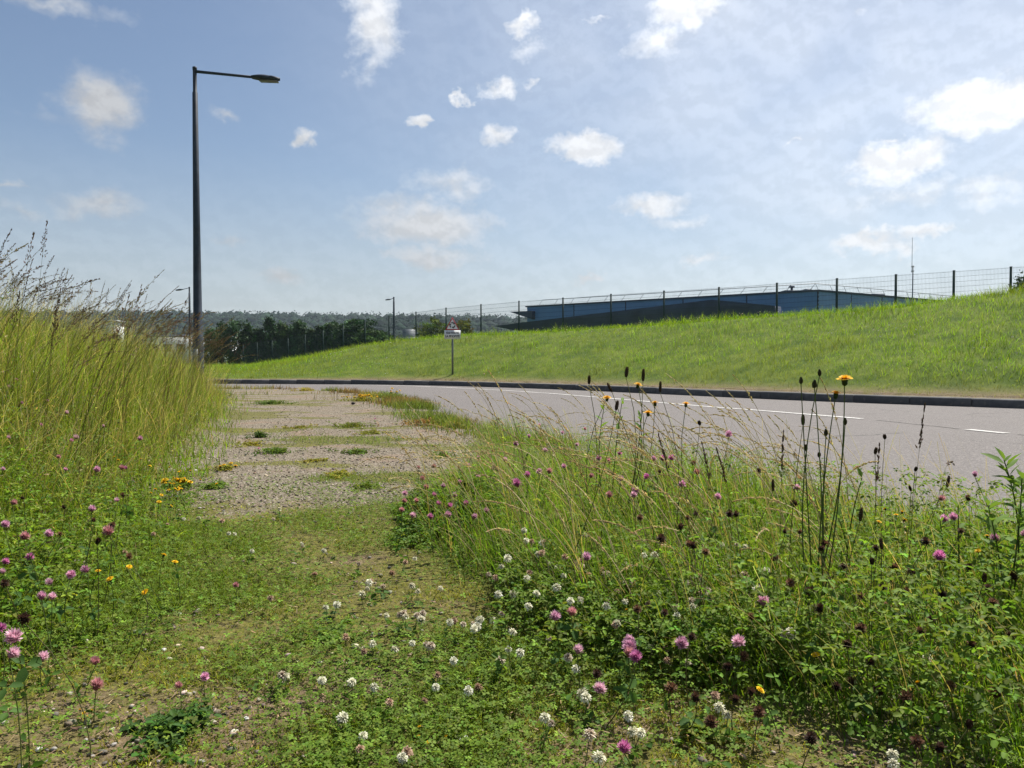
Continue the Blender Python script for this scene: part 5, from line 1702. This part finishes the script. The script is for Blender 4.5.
tuft_plant(180, 489, 30, 12, 'plant with a cluster of yellow flowers at the gravel corner', TG, 260, 20)
tuft_plant(300, 428, 30, 4, 'thin mossy streak across the middle of the gravel', TY, 150)
tuft_plant(252, 445, 40, 4, 'yellow moss streak on the left of the gravel', TY, 180)
tuft_plant(315, 462, 26, 4, 'small moss streak near the centre of the gravel', TY, 140)
tuft_plant(175, 735, 70, 26, 'dark green broad leaved weed on bare soil at the lower left', (.045, .105, .026), 420)
tuft_plant(330, 640, 44, 12, 'bright green grass tuft in the clover mat, left of the white flowers', (.09, .17, .03), 200)
tuft_plant(700, 745, 40, 16, 'light green grass tuft at the bottom edge of the clump', (.13, .19, .04), 200)
tuft_plant(505, 740, 30, 12, 'grass tuft beside the white stone at the bottom', (.11, .16, .035), 150)

# ---- stones on the path
stone_me = []
for i in range(4):
    v_, t_, _ = ico(2, 30 + i, .05, (1, .75, .5))
    rr = np.random.default_rng(i)
    ax = rr.normal(0, 1, (7, 3)); ax /= np.linalg.norm(ax, axis=1)[:, None]
    for q in ax:
        dd_ = v_ @ q; v_ = v_ - np.maximum(dd_ - .55, 0)[:, None] * q * .8
    stone_me.append([v_, t_])
STN = [(85, 641, 9, 0, 'pale'), (164, 651, 7, 1, 'white'), (169, 661, 7, 0, 'pale'), (145, 650, 5, 0, 'pale'), (234, 735, 12, 0, 'pale'), (39, 750, 10, 1, 'white'), (54, 753, 9, 0, 'grey'), (114, 746, 8, 0, 'grey'), (202, 761, 10, 0, 'grey'), (5, 722, 10, 0, 'pale'),
       (86, 740, 7, 0, 'grey'), (112, 732, 8, 0, 'pale'), (462, 744, 17, 1, 'white'), (484, 760, 16, 2, 'reddish'), (497, 755, 10, 2, 'reddish'), (481, 735, 7, 0, 'pale'), (630, 722, 9, 1, 'white'), (158, 763, 7, 0, 'grey'), (20, 768, 8, 0, 'pale'), (425, 757, 7, 0, 'pale'), (93, 758, 6, 0, 'grey'), (246, 720, 8, 1, 'white')]
SCOL = ((.50, .45, .38), (.72, .70, .66), (.30, .20, .15), (.32, .30, .28))
where = {462: 'large white stone at the bottom, left of the reddish ones', 484: 'large reddish brown stone at the bottom middle', 497: 'small reddish stone touching the larger reddish one', 234: 'flat pale stone right of the dark broad leaved weed', 39: 'white stone on bare soil in the lower left corner', 630: 'white stone in the dark soil hollow of the clump front'}
for i, (x, y, w, c, wd) in enumerate(STN):
    d_ = depth_for(x, y, .004, 1.1, 12)
    p = pix(x, y, d_)
    v_, t_ = stone_me[i % 4]
    col = SCOL[3] if wd == 'grey' else SCOL[c]
    s_ = w / 2 / F * d_
    me = make_mesh('stone', [(v_ * s_, t_, np.array(col) * rng.uniform(.85, 1.1))], stoneM)
    o = obj('stone', me, None, (p.x, d_, gz(p.x, d_) + s_ * .22), (rng.normal(0, .2), rng.normal(0, .2), rng.uniform(0, 6)))
    tag(o, where.get(x, f'small {wd} stone on the mossy soil ' + ('above the broad leaved weed' if y < 700 else 'in the lower left corner' if x < 100 else 'left of the broad leaved weed' if x < 160 else 'below the broad leaved weed' if x < 230 else 'right of the broad leaved weed' if x < 300 else 'near the large white stone')), 'stone', 'stones on the path')
d_ = depth_for(353, 403.5, .02, 2, 26); p = pix(353, 403.5, d_)
tag(obj('stone', make_mesh('stone', [(stone_me[1][0] * .05, stone_me[1][1], (.02, .02, .022))], stoneM), None, (p.x, d_, gz(p.x, d_) + .02)), 'black lump on the gravel before the yellow flower patch', 'stone')
